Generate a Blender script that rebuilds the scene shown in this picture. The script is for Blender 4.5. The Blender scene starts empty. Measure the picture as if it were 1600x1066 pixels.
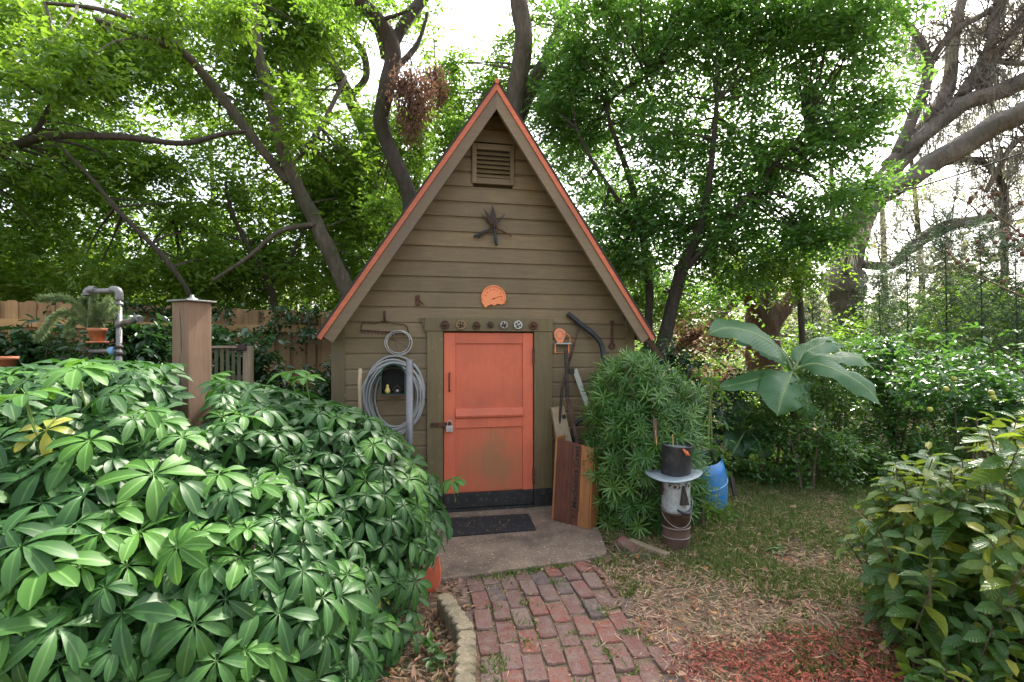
import bpy, math, random
import numpy as np
from mathutils import Vector, Matrix, noise
R = math.radians
rnd = random.Random(7)
rng = np.random.default_rng(11)
SC = bpy.context.scene
COL = SC.collection

# ------------------------------------------------------------------ camera, sky, sun, exposure
FPX, CAMH, HOR = 800.0, 1.5, 540.0
cd = bpy.data.cameras.new('camera'); cam = bpy.data.objects.new('camera', cd); COL.objects.link(cam)
cd.sensor_width = 36; cd.lens = 18; cd.clip_start = 0.05; cd.clip_end = 500
cd.shift_y = (HOR - 533) / 1600
cam.location = (0, 0, CAMH); cam.rotation_euler = (R(90), 0, 0)
SC.camera = cam
SUN_EL, SUN_AZ = R(49), R(30)          # azimuth from +Y (away from the camera) towards +X
w = bpy.data.worlds.new('World'); SC.world = w; w.use_nodes = True
nt = w.node_tree; nt.nodes.clear()
sky = nt.nodes.new('ShaderNodeTexSky'); sky.sky_type = 'NISHITA'; sky.sun_disc = False
sky.sun_elevation = SUN_EL; sky.sun_rotation = SUN_AZ
sky.air_density = 1.2; sky.dust_density = 4.5; sky.ozone_density = 1.0
bg = nt.nodes.new('ShaderNodeBackground'); bg.inputs[1].default_value = 0.14
wo = nt.nodes.new('ShaderNodeOutputWorld')
hs = nt.nodes.new('ShaderNodeHueSaturation'); hs.inputs['Saturation'].default_value = 0.45
nt.links.new(sky.outputs[0], hs.inputs['Color']); nt.links.new(hs.outputs[0], bg.inputs[0]); nt.links.new(bg.outputs[0], wo.inputs[0])
sd = bpy.data.lights.new('sun', 'SUN'); sun = bpy.data.objects.new('sun', sd); COL.objects.link(sun)
sd.energy = 3.0; sd.angle = R(2.0); sd.color = (1.0, 0.93, 0.82)
sdir = Vector((math.sin(SUN_AZ) * math.cos(SUN_EL), math.cos(SUN_AZ) * math.cos(SUN_EL), math.sin(SUN_EL)))
sun.rotation_euler = sdir.to_track_quat('Z', 'Y').to_euler()
SC.view_settings.view_transform = 'Standard'; SC.view_settings.look = 'None'
SC.view_settings.exposure = 2.12; SC.view_settings.gamma = 1.0; SC.view_settings.use_curve_mapping = False
SC.cycles.max_bounces = 7; SC.cycles.diffuse_bounces = 4; SC.cycles.glossy_bounces = 2; SC.cycles.transmission_bounces = 4
SC.cycles.transparent_max_bounces = 8; SC.cycles.use_denoising = True; SC.cycles.caustics_reflective = False; SC.cycles.caustics_refractive = False

# ------------------------------------------------------------------ places
def P(px, py, Y): return Vector(((px - 800) / FPX * Y, Y, CAMH + (HOR - py) / FPX * Y))
def G(px, py, z=0.0):
    Y = (CAMH - z) * FPX / (py - HOR); return P(px, py, Y)
TH = R(11.31); CT, ST = math.cos(TH), math.sin(TH); Z0 = 4.68
P0 = Vector((0, Z0, 0)); U = Vector((CT, ST, 0)); N = Vector((ST, -CT, 0))   # along the front wall; out of it
def S(px, py=540, d=0.0):                                # (s, z) on the plane d metres in front of the wall
    x = (px - 800) / FPX; t = (CT * Z0 - d) / (CT - ST * x)
    return t * (CT * x + ST) - Z0 * ST, CAMH + (HOR - py) / FPX * t
def SW(s, d, z): return P0 + U * s + N * d + Vector((0, 0, z))
def WP(px, py, d=0.0):
    s, z = S(px, py, d); return SW(s, d, z)

# ------------------------------------------------------------------ objects
WM = {}
def tag(o, label=None, cat=None, group=None, kind=None):
    if label: o['label'] = label
    if cat: o['category'] = cat
    if group: o['group'] = group
    if kind: o['kind'] = kind
    return o
def thing(name, label, cat, loc, rz=0, group=None, kind=None):
    o = bpy.data.objects.new(name, None); o.empty_display_size = 0.1; COL.objects.link(o)
    o.location = loc; o.rotation_euler = (0, 0, rz)
    WM[o.name] = Matrix.Translation(Vector(loc)) @ Matrix.Rotation(rz, 4, 'Z')
    return tag(o, label, cat, group, kind)
def link(name, me, parent=None, world=None):
    """world: the matrix of the object in the world"""
    o = bpy.data.objects.new(name, me); COL.objects.link(o)
    world = world or (WM[parent.name] if parent else Matrix.Identity(4))
    WM[o.name] = world.copy()
    if parent: o.parent = parent; o.matrix_basis = WM[parent.name].inverted() @ world
    else: o.matrix_basis = world
    return o

class MB:
    def __init__(s): s.v = []; s.f = []; s.m = []; s.mi = 0
    def add(s, vs, fs):
        b = len(s.v); s.v += [Vector(v) for v in vs]
        for f in fs: s.f.append([b + i for i in f]); s.m.append(s.mi)
        return s
    def box(s, c, size, rot=None, bev=0.0):
        hx, hy, hz = size[0] / 2, size[1] / 2, size[2] / 2; c = Vector(c); M = rot or Matrix.Identity(3)
        vs = [c + M @ Vector((x * hx, y * hy, z * hz)) for z in (-1, 1) for x, y in ((-1, -1), (1, -1), (1, 1), (-1, 1))]
        return s.add(vs, [(3, 2, 1, 0), (4, 5, 6, 7), (0, 1, 5, 4), (1, 2, 6, 5), (2, 3, 7, 6), (3, 0, 4, 7)])
    def prism(s, poly, ext):
        """poly: 3D points in order; ext: Vector they are pulled along"""
        n = len(poly); e = Vector(ext)
        return s.add([Vector(p) for p in poly] + [Vector(p) + e for p in poly],
                     [tuple(range(n - 1, -1, -1)), tuple(range(n, 2 * n))] + [(i, (i + 1) % n, n + (i + 1) % n, n + i) for i in range(n)])
    def tube(s, pts, rad, n=8, caps=True, smooth=0, bump=0.0):
        pts = [Vector(p) for p in pts]
        if not hasattr(rad, '__len__'): rad = [rad] * len(pts)
        rad = list(rad)
        if smooth: pts, rad = spline(pts, rad, smooth)
        ring = []; up = None
        for i, p in enumerate(pts):
            t = (pts[min(i + 1, len(pts) - 1)] - pts[max(i - 1, 0)]).normalized()
            if up is None: up = t.orthogonal().normalized()
            up = (up - t * up.dot(t)); up = up.normalized() if up.length > 1e-6 else t.orthogonal().normalized()
            b = t.cross(up)
            for k in range(n):
                a = 2 * math.pi * k / n
                r = rad[i]
                if bump: r *= 1 + bump * noise.noise(Vector((p.x * 2.3 + k * .9, p.y * 2.1, p.z * 2.7)))
                ring.append(p + (up * math.cos(a) + b * math.sin(a)) * r)
        fs = [(i * n + k, i * n + (k + 1) % n, (i + 1) * n + (k + 1) % n, (i + 1) * n + k) for i in range(len(pts) - 1) for k in range(n)]
        if caps: fs += [tuple(range(n - 1, -1, -1)), tuple((len(pts) - 1) * n + k for k in range(n))]
        return s.add(ring, fs)
    def lathe(s, c, prof, n=24, M=None, caps=False):
        c = Vector(c); M = M or Matrix.Identity(3); vs = []
        for r, z in prof:
            for k in range(n):
                a = 2 * math.pi * k / n; vs.append(c + M @ Vector((r * math.cos(a), r * math.sin(a), z)))
        m = len(prof)
        fs = [(i * n + k, i * n + (k + 1) % n, (i + 1) * n + (k + 1) % n, (i + 1) * n + k) for i in range(m - 1) for k in range(n)]
        if caps: fs += [tuple(range(n - 1, -1, -1)), tuple((m - 1) * n + k for k in range(n))]
        return s.add(vs, fs)
    def mesh(s, name, mats, M=None, smooth=False, bevel=0):
        Mi = (M or Matrix.Identity(4)).inverted()
        me = bpy.data.meshes.new(name); me.from_pydata([Mi @ v for v in s.v], [], s.f)
        for m in (mats if isinstance(mats, (list, tuple)) else [mats]): me.materials.append(m)
        me.polygons.foreach_set('material_index', s.m)
        if smooth: me.polygons.foreach_set('use_smooth', [len(f) <= 4 for f in s.f])
        me.update(); return me
    def build(s, name, mats, parent=None, smooth=False, base=None, bevel=0):
        M = WM[parent.name] if parent else Matrix.Translation(Vector(base) if base else Vector((0, 0, 0)))
        o = link(name, s.mesh(name, mats, M, smooth), parent, M)
        if bevel:
            b = o.modifiers.new('bevel', 'BEVEL'); b.width = bevel; b.segments = 2; b.limit_method = 'ANGLE'; b.angle_limit = R(40)
        return o
def spline(pts, rad, k):
    out, ro = [], []
    n = len(pts)
    for i in range(n - 1):
        p0, p1, p2, p3 = pts[max(i - 1, 0)], pts[i], pts[i + 1], pts[min(i + 2, n - 1)]
        for j in range(k):
            t = j / k
            out.append(0.5 * ((2 * p1) + (p2 - p0) * t + (2 * p0 - 5 * p1 + 4 * p2 - p3) * t * t + (3 * p1 - p0 - 3 * p2 + p3) * t ** 3))
            ro.append(rad[i] + (rad[i + 1] - rad[i]) * t)
    out.append(pts[-1]); ro.append(rad[-1]); return out, ro

# ------------------------------------------------------------------ materials
def srgb(r, g, b): return tuple(((c / 255) / 12.92 if c / 255 <= .04045 else ((c / 255 + .055) / 1.055) ** 2.4) for c in (r, g, b)) + (1,)
class NT:
    def __init__(s, name):
        s.m = bpy.data.materials.new(name); s.m.use_nodes = True; s.t = s.m.node_tree; s.t.nodes.clear()
        s.out = s.n('ShaderNodeOutputMaterial')
    def n(s, typ, **kw):
        x = s.t.nodes.new(typ)
        for k, v in kw.items():
            if k.startswith('i_'):
                key = k[2:]; x.inputs[int(key) if key.isdigit() else key.replace('_', ' ')].default_value = v
            else: setattr(x, k, v)
        return x
    def l(s, a, b): s.t.links.new(a, b)
    def noise(s, vec, scale, detail=4, rough=.6, stretch=None):
        if stretch:
            mp = s.n('ShaderNodeMapping'); mp.inputs['Scale'].default_value = stretch; s.l(vec, mp.inputs[0]); vec = mp.outputs[0]
        x = s.n('ShaderNodeTexNoise', i_Scale=scale, i_Detail=detail, i_Roughness=rough); s.l(vec, x.inputs['Vector']); return x.outputs['Fac']
    def ramp(s, fac, stops):
        x = s.n('ShaderNodeValToRGB'); e = x.color_ramp.elements
        while len(e) < len(stops): e.new(.5)
        for i, (p, c) in enumerate(stops): e[i].position = p; e[i].color = c if hasattr(c, '__len__') else (c, c, c, 1)
        s.l(fac, x.inputs[0]); return x.outputs[0]
    def mix(s, fac, a, b, mode='MIX'):
        x = s.n('ShaderNodeMix', data_type='RGBA', blend_type=mode)
        for sock, v in ((x.inputs[0], fac), (x.inputs[6], a), (x.inputs[7], b)):
            if hasattr(v, 'links'): s.l(v, sock)
            else: sock.default_value = v
        return x.outputs[2]
    def math(s, op, a, b=0.0):
        x = s.n('ShaderNodeMath', operation=op)
        for sock, v in ((x.inputs[0], a), (x.inputs[1], b)):
            if hasattr(v, 'links'): s.l(v, sock)
            else: sock.default_value = v
        return x.outputs[0]
    def bsdf(s, col, rough=.6, metal=0, bump=None, bumpd=.01, bumps=.6, spec=.5):
        b = s.n('ShaderNodeBsdfPrincipled')
        for sock, v in ((b.inputs['Base Color'], col), (b.inputs['Roughness'], rough), (b.inputs['Metallic'], metal), (b.inputs['Specular IOR Level'], spec)):
            if hasattr(v, 'links'): s.l(v, sock)
            else: sock.default_value = v
        if bump is not None:
            bp = s.n('ShaderNodeBump', i_Strength=bumps, i_Distance=bumpd); s.l(bump, bp.inputs['Height']); s.l(bp.outputs[0], b.inputs['Normal'])
        s.l(b.outputs[0], s.out.inputs[0]); return b
def obj_vec(t): return t.n('ShaderNodeTexCoord').outputs['Object']
def rand_val(t, col, lo=.85, hi=1.15, hue=.01):
    oi = t.n('ShaderNodeObjectInfo'); h = t.n('ShaderNodeHueSaturation')
    mr = t.n('ShaderNodeMapRange'); mr.inputs[3].default_value = lo; mr.inputs[4].default_value = hi
    t.l(oi.outputs['Random'], mr.inputs[0]); t.l(mr.outputs[0], h.inputs['Value'])
    if hasattr(col, 'links'): t.l(col, h.inputs['Color'])
    else: h.inputs['Color'].default_value = col
    return h.outputs[0]
def simple(name, c, rough=.6, metal=0, var=.25, scale=20, bumpd=.004, dirt=None, dirt_amt=.5, dscale=6, stretch=None, rv=None, spec=.5):
    """one base colour with a mottled variation, optional second colour in blotches"""
    t = NT(name); v = obj_vec(t)
    n1 = t.noise(v, scale, 6, .65, stretch); n2 = t.noise(v, dscale, 5, .6)
    dark = tuple(x * (1 - var) for x in c[:3]) + (1,); lite = tuple(min(1, x * (1 + var)) for x in c[:3]) + (1,)
    col = t.ramp(n1, [(.3, dark), (.7, lite)])
    if dirt: col = t.mix(t.ramp(n2, [(.62 - dirt_amt * .3, 0), (.72 - dirt_amt * .1, 1)]), col, dirt)
    if rv: col = rand_val(t, col, *rv)
    t.bsdf(col, rough, metal, n1, bumpd, spec=spec); return t.m

def painted_board(name, c, wear=None, stretchx=(1.2, 14, 14), k=1.0):
    t = NT(name); v = obj_vec(t)
    grain = t.noise(v, 3.5, 6, .65, stretchx); blot = t.noise(v, 2.2, 5, .6); fine = t.noise(v, 60, 3)
    col = t.ramp(grain, [(.25, tuple(x * (1 - .26 * k) for x in c[:3]) + (1,)), (.75, tuple(x * (1 + .2 * k) for x in c[:3]) + (1,))])
    col = t.mix(t.ramp(blot, [(.42, 0), (.72, .75)]), col, tuple(x * .6 + .012 for x in c[:3]) + (1,))
    if wear: col = t.mix(t.ramp(fine, [(.70, 0), (.73, 1)]), col, wear)
    col = rand_val(t, col, .82, 1.14)
    t.bsdf(col, .62, 0, grain, .004, .5); return t.m

OLIVE = (.178, .128, .064, 1); ORANGE = (.60, .132, .062, 1)
M = {}
M['siding'] = painted_board('olive_siding_paint', OLIVE, (.33, .33, .26, 1))
M['olive_trim'] = painted_board('olive_trim_paint', (.135, .100, .042, 1), (.32, .34, .26, 1), (14, 14, 1.2))
M['barge'] = painted_board('brown_barge_paint', (.17, .118, .066, 1), (.38, .36, .30, 1))
M['orange'] = painted_board('orange_door_paint', ORANGE, (.5, .25, .12, 1), (14, 14, 1.5), .35)
M['orange_trim'] = painted_board('orange_trim_paint', (.50, .125, .055, 1), None)
M['black_paint'] = simple('flaking_black_paint', (.02, .019, .018, 1), .7, var=.5, dirt=(.09, .075, .06, 1), dirt_amt=.15, dscale=30)
M['shingle'] = simple('dark_roof_felt', (.035, .033, .03, 1), .95, var=.4, scale=90, bumpd=.01)
M['soffit'] = simple('dark_brown_timber', (.06, .045, .03, 1), .9, var=.3)  # dark brown timber for decking, rafters and sheathing
def door_low():
    t = NT('muddy_orange_panel'); v = obj_vec(t); tc = t.n('ShaderNodeTexCoord').outputs['Generated']
    grain = t.noise(v, 3.5, 6, .65, (14, 14, 1.5)); sm = t.noise(v, 3.2, 9, .75, (1.3, 1.3, .8))
    col = t.ramp(grain, [(.25, tuple(x * .92 for x in ORANGE[:3]) + (1,)), (.75, tuple(x * 1.06 for x in ORANGE[:3]) + (1,))])
    sp = t.n('ShaderNodeSeparateXYZ'); t.l(tc, sp.inputs[0])
    dx = t.math('MULTIPLY', t.math('SUBTRACT', sp.outputs[0], .58), 1.5); dz = t.math('MULTIPLY', t.math('SUBTRACT', sp.outputs[2], .42), 1.25)
    e = t.math('SUBTRACT', 1.0, t.math('SQRT', t.math('ADD', t.math('MULTIPLY', dx, dx), t.math('MULTIPLY', dz, dz))))
    e = t.math('ADD', e, t.math('MULTIPLY', t.math('SUBTRACT', sm, .5), 2.4))
    col = t.mix(t.ramp(e, [(.15, .05), (.8, .72)]), col, (.27, .155, .062, 1))
    t.bsdf(col, .65, 0, grain, .003, .5); return t.m
M['door_low'] = door_low()
RUST = (.085, .038, .024, 1)
M['rust2'] = simple('red_rust', (.12, .042, .028, 1), .85, .2, var=.4, scale=60)
M['rust'] = simple('rusty_iron', RUST, .8, .3, var=.55, scale=45, dirt=(.16, .07, .035, 1), dirt_amt=.3, dscale=25)
M['dark_iron'] = simple('dark_brown_iron', (.045, .033, .028, 1), .7, .4, var=.4, scale=40, dirt=(.10, .05, .03, 1), dirt_amt=.1, dscale=20)
M['galv'] = simple('weathered_galvanised_pipe', (.19, .19, .19, 1), .5, .55, var=.2, scale=22, dirt=(.30, .22, .12, 1), dirt_amt=.05, dscale=14)
M['steel'] = simple('dull_steel', (.42, .42, .40, 1), .45, .7, var=.3, scale=30)
M['black_metal'] = simple('black_pipe_paint', (.022, .025, .030, 1), .45, .2, var=.4, scale=20)
M['hose'] = simple('grey_hose_plastic', (.28, .28, .265, 1), .45, var=.15, scale=15)
M['green_box'] = simple('green_mailbox_paint', (.02, .06, .038, 1), .5, .2, var=.3)
M['terracotta'] = simple('terracotta_clay', (.42, .15, .07, 1), .85, var=.15, scale=25, dirt=(.45, .33, .22, 1), dirt_amt=.1)
M['clay_orange'] = simple('orange_ceramic_glaze', (.78, .25, .10, 1), .55, var=.1, scale=60, dirt=(.60, .13, .05, 1), dirt_amt=.1, dscale=70)
M['yellow'] = simple('yellow_glaze', (.55, .42, .10, 1), .4)
M['rubber'] = simple('black_rubber_mat', (.022, .022, .023, 1), .85, var=.3, scale=120, bumpd=.006, dirt=(.12, .09, .06, 1), dirt_amt=0.05, dscale=12)
M['blue'] = simple('blue_barrel_plastic', (.015, .17, .46, 1), .42, var=.15, scale=5, dirt=(.09, .20, .33, 1), dirt_amt=.55, dscale=9)
M['blue_line'] = simple('pale_scuffed_rim', (.18, .38, .60, 1), .5)
M['tin'] = simple('weathered_grey_tin', (.36, .38, .37, 1), .55, .35, var=.28, scale=28, dirt=(.17, .15, .12, 1), dirt_amt=.3, dscale=14)
M['brim'] = simple('grey_blue_tin', (.26, .31, .33, 1), .5, .35, var=.25, scale=22, dirt=(.18, .10, .06, 1), dirt_amt=.15, dscale=16)
M['hat'] = simple('black_can_paint', (.026, .025, .027, 1), .5, .1, var=.4, scale=14, dirt=(.08, .06, .05, 1), dirt_amt=.1, dscale=20)
M['brown_can'] = simple('rusty_brown_can', (.125, .068, .052, 1), .7, .15, var=.3, scale=9, dirt=(.07, .035, .022, 1), dirt_amt=.45, dscale=6)
M['mud_can'] = simple('dark_rusted_can', (.06, .032, .02, 1), .6, .3, var=.5, scale=12, dirt=(.13, .10, .07, 1), dirt_amt=.2, dscale=12)
M['black'] = simple('matt_black', (.012, .012, .012, 1), .6)
M['white'] = simple('eye_white', (.5, .5, .47, 1), .5)
M['wire'] = simple('dull_wire', (.30, .27, .24, 1), .5, .5)
M['bamboo'] = simple('dry_cane', (.50, .33, .10, 1), .6)
M['redpod'] = simple('orange_pod', (.52, .13, .035, 1), .5)
M['moss_concrete'] = simple('pale_edging_concrete', (.27, .22, .14, 1), .95, var=.25, scale=60, bumpd=.012, dirt=(.14, .12, .07, 1), dirt_amt=.45, dscale=9)
M['vein_stone'] = M['moss_concrete']
def wood(name, a, b, scale=3.0, stretch=(9, 9, .7), bumpd=.004, rv=(.82, 1.15), knots=None):
    t = NT(name); v = obj_vec(t)
    n = t.noise(v, scale, 8, .7, stretch); n2 = t.noise(v, 2.5, 4)
    c = t.ramp(n, [(.28, a), (.72, b)]); c = t.mix(t.ramp(n2, [(.4, 0), (.7, .5)]), c, tuple(x * .55 for x in a[:3]) + (1,))
    if knots: c = t.mix(t.ramp(t.noise(v, 9, 2, .5, (1, 1, .5)), [(.74, 0), (.8, .8)]), c, knots)
    c = rand_val(t, c, *rv); t.bsdf(c, .8, 0, n, bumpd); return t.m
M['fence'] = wood('cedar_fence_wood', (.24, .135, .058, 1), (.40, .25, .112, 1), knots=(.06, .03, .02, 1), rv=(.62, 1.1))
M['fence_rail'] = wood('cedar_rail_wood', (.36, .20, .075, 1), (.50, .31, .13, 1), stretch=(.7, .7, 9))
M['post'] = wood('brown_post_wood', (.20, .115, .07, 1), (.30, .185, .115, 1), scale=4)
M['old_wood'] = wood('weathered_grey_wood', (.24, .17, .10, 1), (.45, .36, .24, 1), scale=5)
M['mossy'] = wood('mossy_slats', (.06, .065, .03, 1), (.15, .13, .07, 1))
M['crate_dark'] = wood('dark_stained_crate_wood', (.07, .022, .012, 1), (.17, .062, .03, 1), scale=4, rv=(.9, 1.1))
M['crate_light'] = wood('amber_crate_wood', (.27, .10, .032, 1), (.42, .185, .06, 1), scale=4, rv=(.9, 1.1))
M['pale_board'] = wood('pale_painted_plank', (.36, .36, .30, 1), (.50, .50, .42, 1), scale=4)
M['ink'] = simple('stencil_ink', (.022, .014, .011, 1), .8)

def bark(name, a, b, moss=None, amt=.3):
    t = NT(name); v = obj_vec(t)
    n = t.noise(v, 5, 8, .75, (3, 3, .8)); m = t.noise(v, 1.6, 5)
    c = t.ramp(n, [(.3, a), (.7, b)])
    if moss: c = t.mix(t.ramp(m, [(.55 - amt * .3, 0), (.7 - amt * .2, .8)]), c, moss)
    vo = t.n('ShaderNodeTexVoronoi', i_Scale=9.0); mp = t.n('ShaderNodeMapping'); mp.inputs['Scale'].default_value = (1.6, 1.6, .45); t.l(v, mp.inputs[0]); t.l(mp.outputs[0], vo.inputs['Vector'])
    hgt = t.math('ADD', n, t.math('MULTIPLY', vo.outputs['Distance'], .6)); c = t.mix(t.ramp(vo.outputs['Distance'], [(.0, 0), (.55, .35)]), c, a)
    t.bsdf(c, .92, 0, hgt, .09, 1.0); return t.m
M['bark_dark'] = bark('dark_laurel_bark', (.045, .034, .026, 1), (.13, .10, .078, 1), (.055, .065, .025, 1), .3)
M['bark_grey'] = bark('grey_trunk_bark', (.09, .07, .05, 1), (.25, .205, .155, 1), (.06, .07, .03, 1), .35)
M['bark_oak'] = bark('live_oak_bark', (.15, .12, .095, 1), (.38, .32, .26, 1), (.07, .065, .045, 1), .45)
M['bark_red'] = bark('reddish_oak_bark', (.09, .042, .022, 1), (.21, .125, .075, 1), (.09, .08, .05, 1), .3)
M['twig'] = simple('thin_twig', (.10, .07, .045, 1), .9)
M['green_stem'] = simple('green_stem', (.14, .20, .05, 1), .6)

def leafmat(name, stops, trans=.35, tcol=(.30, .48, .06, 1), rough=.45, spec=.5, attr=True, vein=None, bands=0, objrand=False, under=None):
    """stops: colour ramp over the per-leaf number r"""
    t = NT(name)
    if attr:
        a = t.n('ShaderNodeAttribute', attribute_name='r'); fac = a.outputs['Fac']
        if objrand:
            oi = t.n('ShaderNodeObjectInfo'); fac = t.math('ADD', t.math('MULTIPLY', fac, .35), t.math('MULTIPLY', oi.outputs['Random'], .65))
    else:
        oi = t.n('ShaderNodeObjectInfo'); fac = oi.outputs['Random']
    col = t.ramp(fac, stops); bump = None
    if vein:
        v = t.n('ShaderNodeAttribute', attribute_name='v').outputs['Fac']
        mid = t.ramp(v, [(.03, 1), (.16, 0)])
        if bands:
            l = t.n('ShaderNodeAttribute', attribute_name='t').outputs['Fac']
            x = t.math('SINE', t.math('MULTIPLY', t.math('SUBTRACT', l, t.math('MULTIPLY', v, .18)), bands))
            col = t.mix(t.ramp(x, [(.62, 0), (.95, .16)]), col, vein); bump = x
        col = t.mix(t.math('MULTIPLY', mid, .75), col, vein)
    b = t.bsdf(col, rough, 0, bump, .0018, .5, spec)
    tr = t.n('ShaderNodeBsdfTranslucent'); tc = t.mix(.75, col, tcol, 'MIX'); t.l(tc, tr.inputs[0])
    mx = t.n('ShaderNodeMixShader', i_0=trans); t.l(b.outputs[0], mx.inputs[1]); t.l(tr.outputs[0], mx.inputs[2]); t.l(mx.outputs[0], t.out.inputs[0])
    return t.m
def C(*c): return tuple(c) + (1,)
M['leaf_bright'] = leafmat('bright_canopy_leaf', [(0, C(.045, .12, .012)), (.5, C(.085, .18, .02)), (.85, C(.15, .23, .025)), (1, C(.22, .22, .04))], .46, (.28, .47, .035, 1), .45)
M['leaf_mid'] = leafmat('mid_canopy_leaf', [(0, C(.035, .10, .015)), (.6, C(.065, .15, .022)), (1, C(.12, .20, .03))], .46, (.28, .50, .04, 1), .42)
M['leaf_dark'] = leafmat('dark_canopy_leaf', [(0, C(.03, .09, .02)), (.6, C(.055, .135, .028)), (1, C(.10, .19, .03))], .42, (.22, .46, .05, 1), .38)
M['leaf_pale'] = leafmat('haze_tinted_leaf', [(0, C(.09, .12, .055)), (.5, C(.14, .16, .08)), (.85, C(.20, .20, .11)), (1, C(.30, .19, .11))], .4, (.38, .40, .16, 1), .6)  # haze over the far foliage is put into this pale colour
M['leaf_yew'] = leafmat('blue_green_needle', [(0, C(.025, .055, .03)), (1, C(.06, .10, .05))], .2, (.12, .22, .07, 1), .5)
M['leaf_shrub'] = leafmat('fresh_shrub_leaf', [(0, C(.03, .09, .02)), (.7, C(.06, .14, .03)), (1, C(.13, .19, .04))], .35, (.22, .42, .05, 1), .35)
M['leaf_dkshrub'] = leafmat('glossy_dark_shrub_leaf', [(0, C(.012, .04, .014)), (.8, C(.03, .07, .025)), (1, C(.08, .11, .06))], .18, (.10, .26, .04, 1), .25)
M['leaf_citrus'] = leafmat('citrus_leaf', [(0, C(.02, .075, .02)), (.8, C(.04, .12, .03)), (1, C(.10, .17, .03))], .3, (.18, .42, .05, 1), .28)
M['leaf_dead'] = leafmat('dead_brown_leaf', [(0, C(.10, .05, .03)), (1, C(.20, .11, .07))], .3, (.30, .15, .08, 1), .8)
M['moss_hang'] = leafmat('grey_spanish_moss', [(0, C(.22, .21, .16)), (1, C(.36, .35, .28))], .35, (.40, .38, .28, 1), .9)
UM = [(0, C(.014, .050, .012)), (.6, C(.026, .084, .018)), (1, C(.048, .125, .024))]
M['umb_dark'] = leafmat('glossy_umbrella_leaf', UM, .2, (.10, .30, .035, 1), .48, .30, vein=C(.09, .18, .05), objrand=True)
M['umb_light'] = leafmat('young_umbrella_leaf', [(0, C(.032, .105, .016)), (1, C(.075, .185, .028))], .26, (.20, .46, .04, 1), .5, .28, vein=C(.18, .34, .09), objrand=True)
M['umb_yellow'] = leafmat('yellowing_umbrella_leaf', [(0, C(.10, .20, .03)), (.5, C(.42, .38, .03)), (1, C(.05, .10, .03))], .3, (.5, .45, .05, 1), .38, vein=C(.4, .4, .1))
M['yew_leaf'] = leafmat('strap_leaf', [(0, C(.035, .11, .022)), (.6, C(.07, .17, .035)), (1, C(.18, .30, .06))], .25, (.20, .42, .05, 1), .33, vein=C(.10, .20, .06), objrand=True)
M['vib_leaf'] = leafmat('veined_broad_leaf', [(0, C(.03, .085, .022)), (.55, C(.05, .13, .03)), (.8, C(.12, .20, .03)), (.93, C(.24, .28, .03)), (1, C(.40, .20, .03))], .38, (.40, .52, .04, 1), .27, vein=C(.12, .20, .06), bands=55, objrand=True)
M['banana'] = leafmat('banana_leaf', [(0, C(.04, .125, .042)), (1, C(.07, .17, .06))], .26, (.20, .42, .10, 1), .4, vein=C(.15, .26, .10), bands=150)
M['banana_shaded'] = leafmat('shaded_banana_leaf', [(0, C(.015, .06, .02)), (1, C(.03, .09, .03))], .2, (.10, .30, .05, 1), .4, vein=C(.10, .18, .06), bands=120)  # darker copy of the banana leaf, shade under the big leaves put into its colour
M['fern'] = leafmat('fern_frond', [(0, C(.12, .19, .07)), (1, C(.22, .29, .13))], .3, (.28, .36, .12, 1), .6)
M['grass'] = leafmat('grass_blade', [(0, C(.08, .18, .03)), (.45, C(.16, .24, .05)), (.75, C(.34, .30, .13)), (1, C(.50, .37, .20))], .3, (.22, .36, .05, 1), .6)
M['straw'] = leafmat('dry_straw', [(0, C(.20, .13, .075)), (1, C(.55, .38, .23))], .1, (.4, .3, .15, 1), .8)
M['litter'] = leafmat('fallen_leaf', [(0, C(.09, .05, .034)), (.35, C(.20, .11, .07)), (.75, C(.38, .23, .145)), (.9, C(.46, .20, .06)), (1, C(.28, .28, .09))], .12, (.4, .25, .1, 1), .75)
M['mulch'] = leafmat('red_wood_chip', [(0, C(.10, .025, .015)), (.6, C(.30, .065, .035)), (1, C(.42, .13, .08))], .0, (.4, .1, .05, 1), .85)

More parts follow.
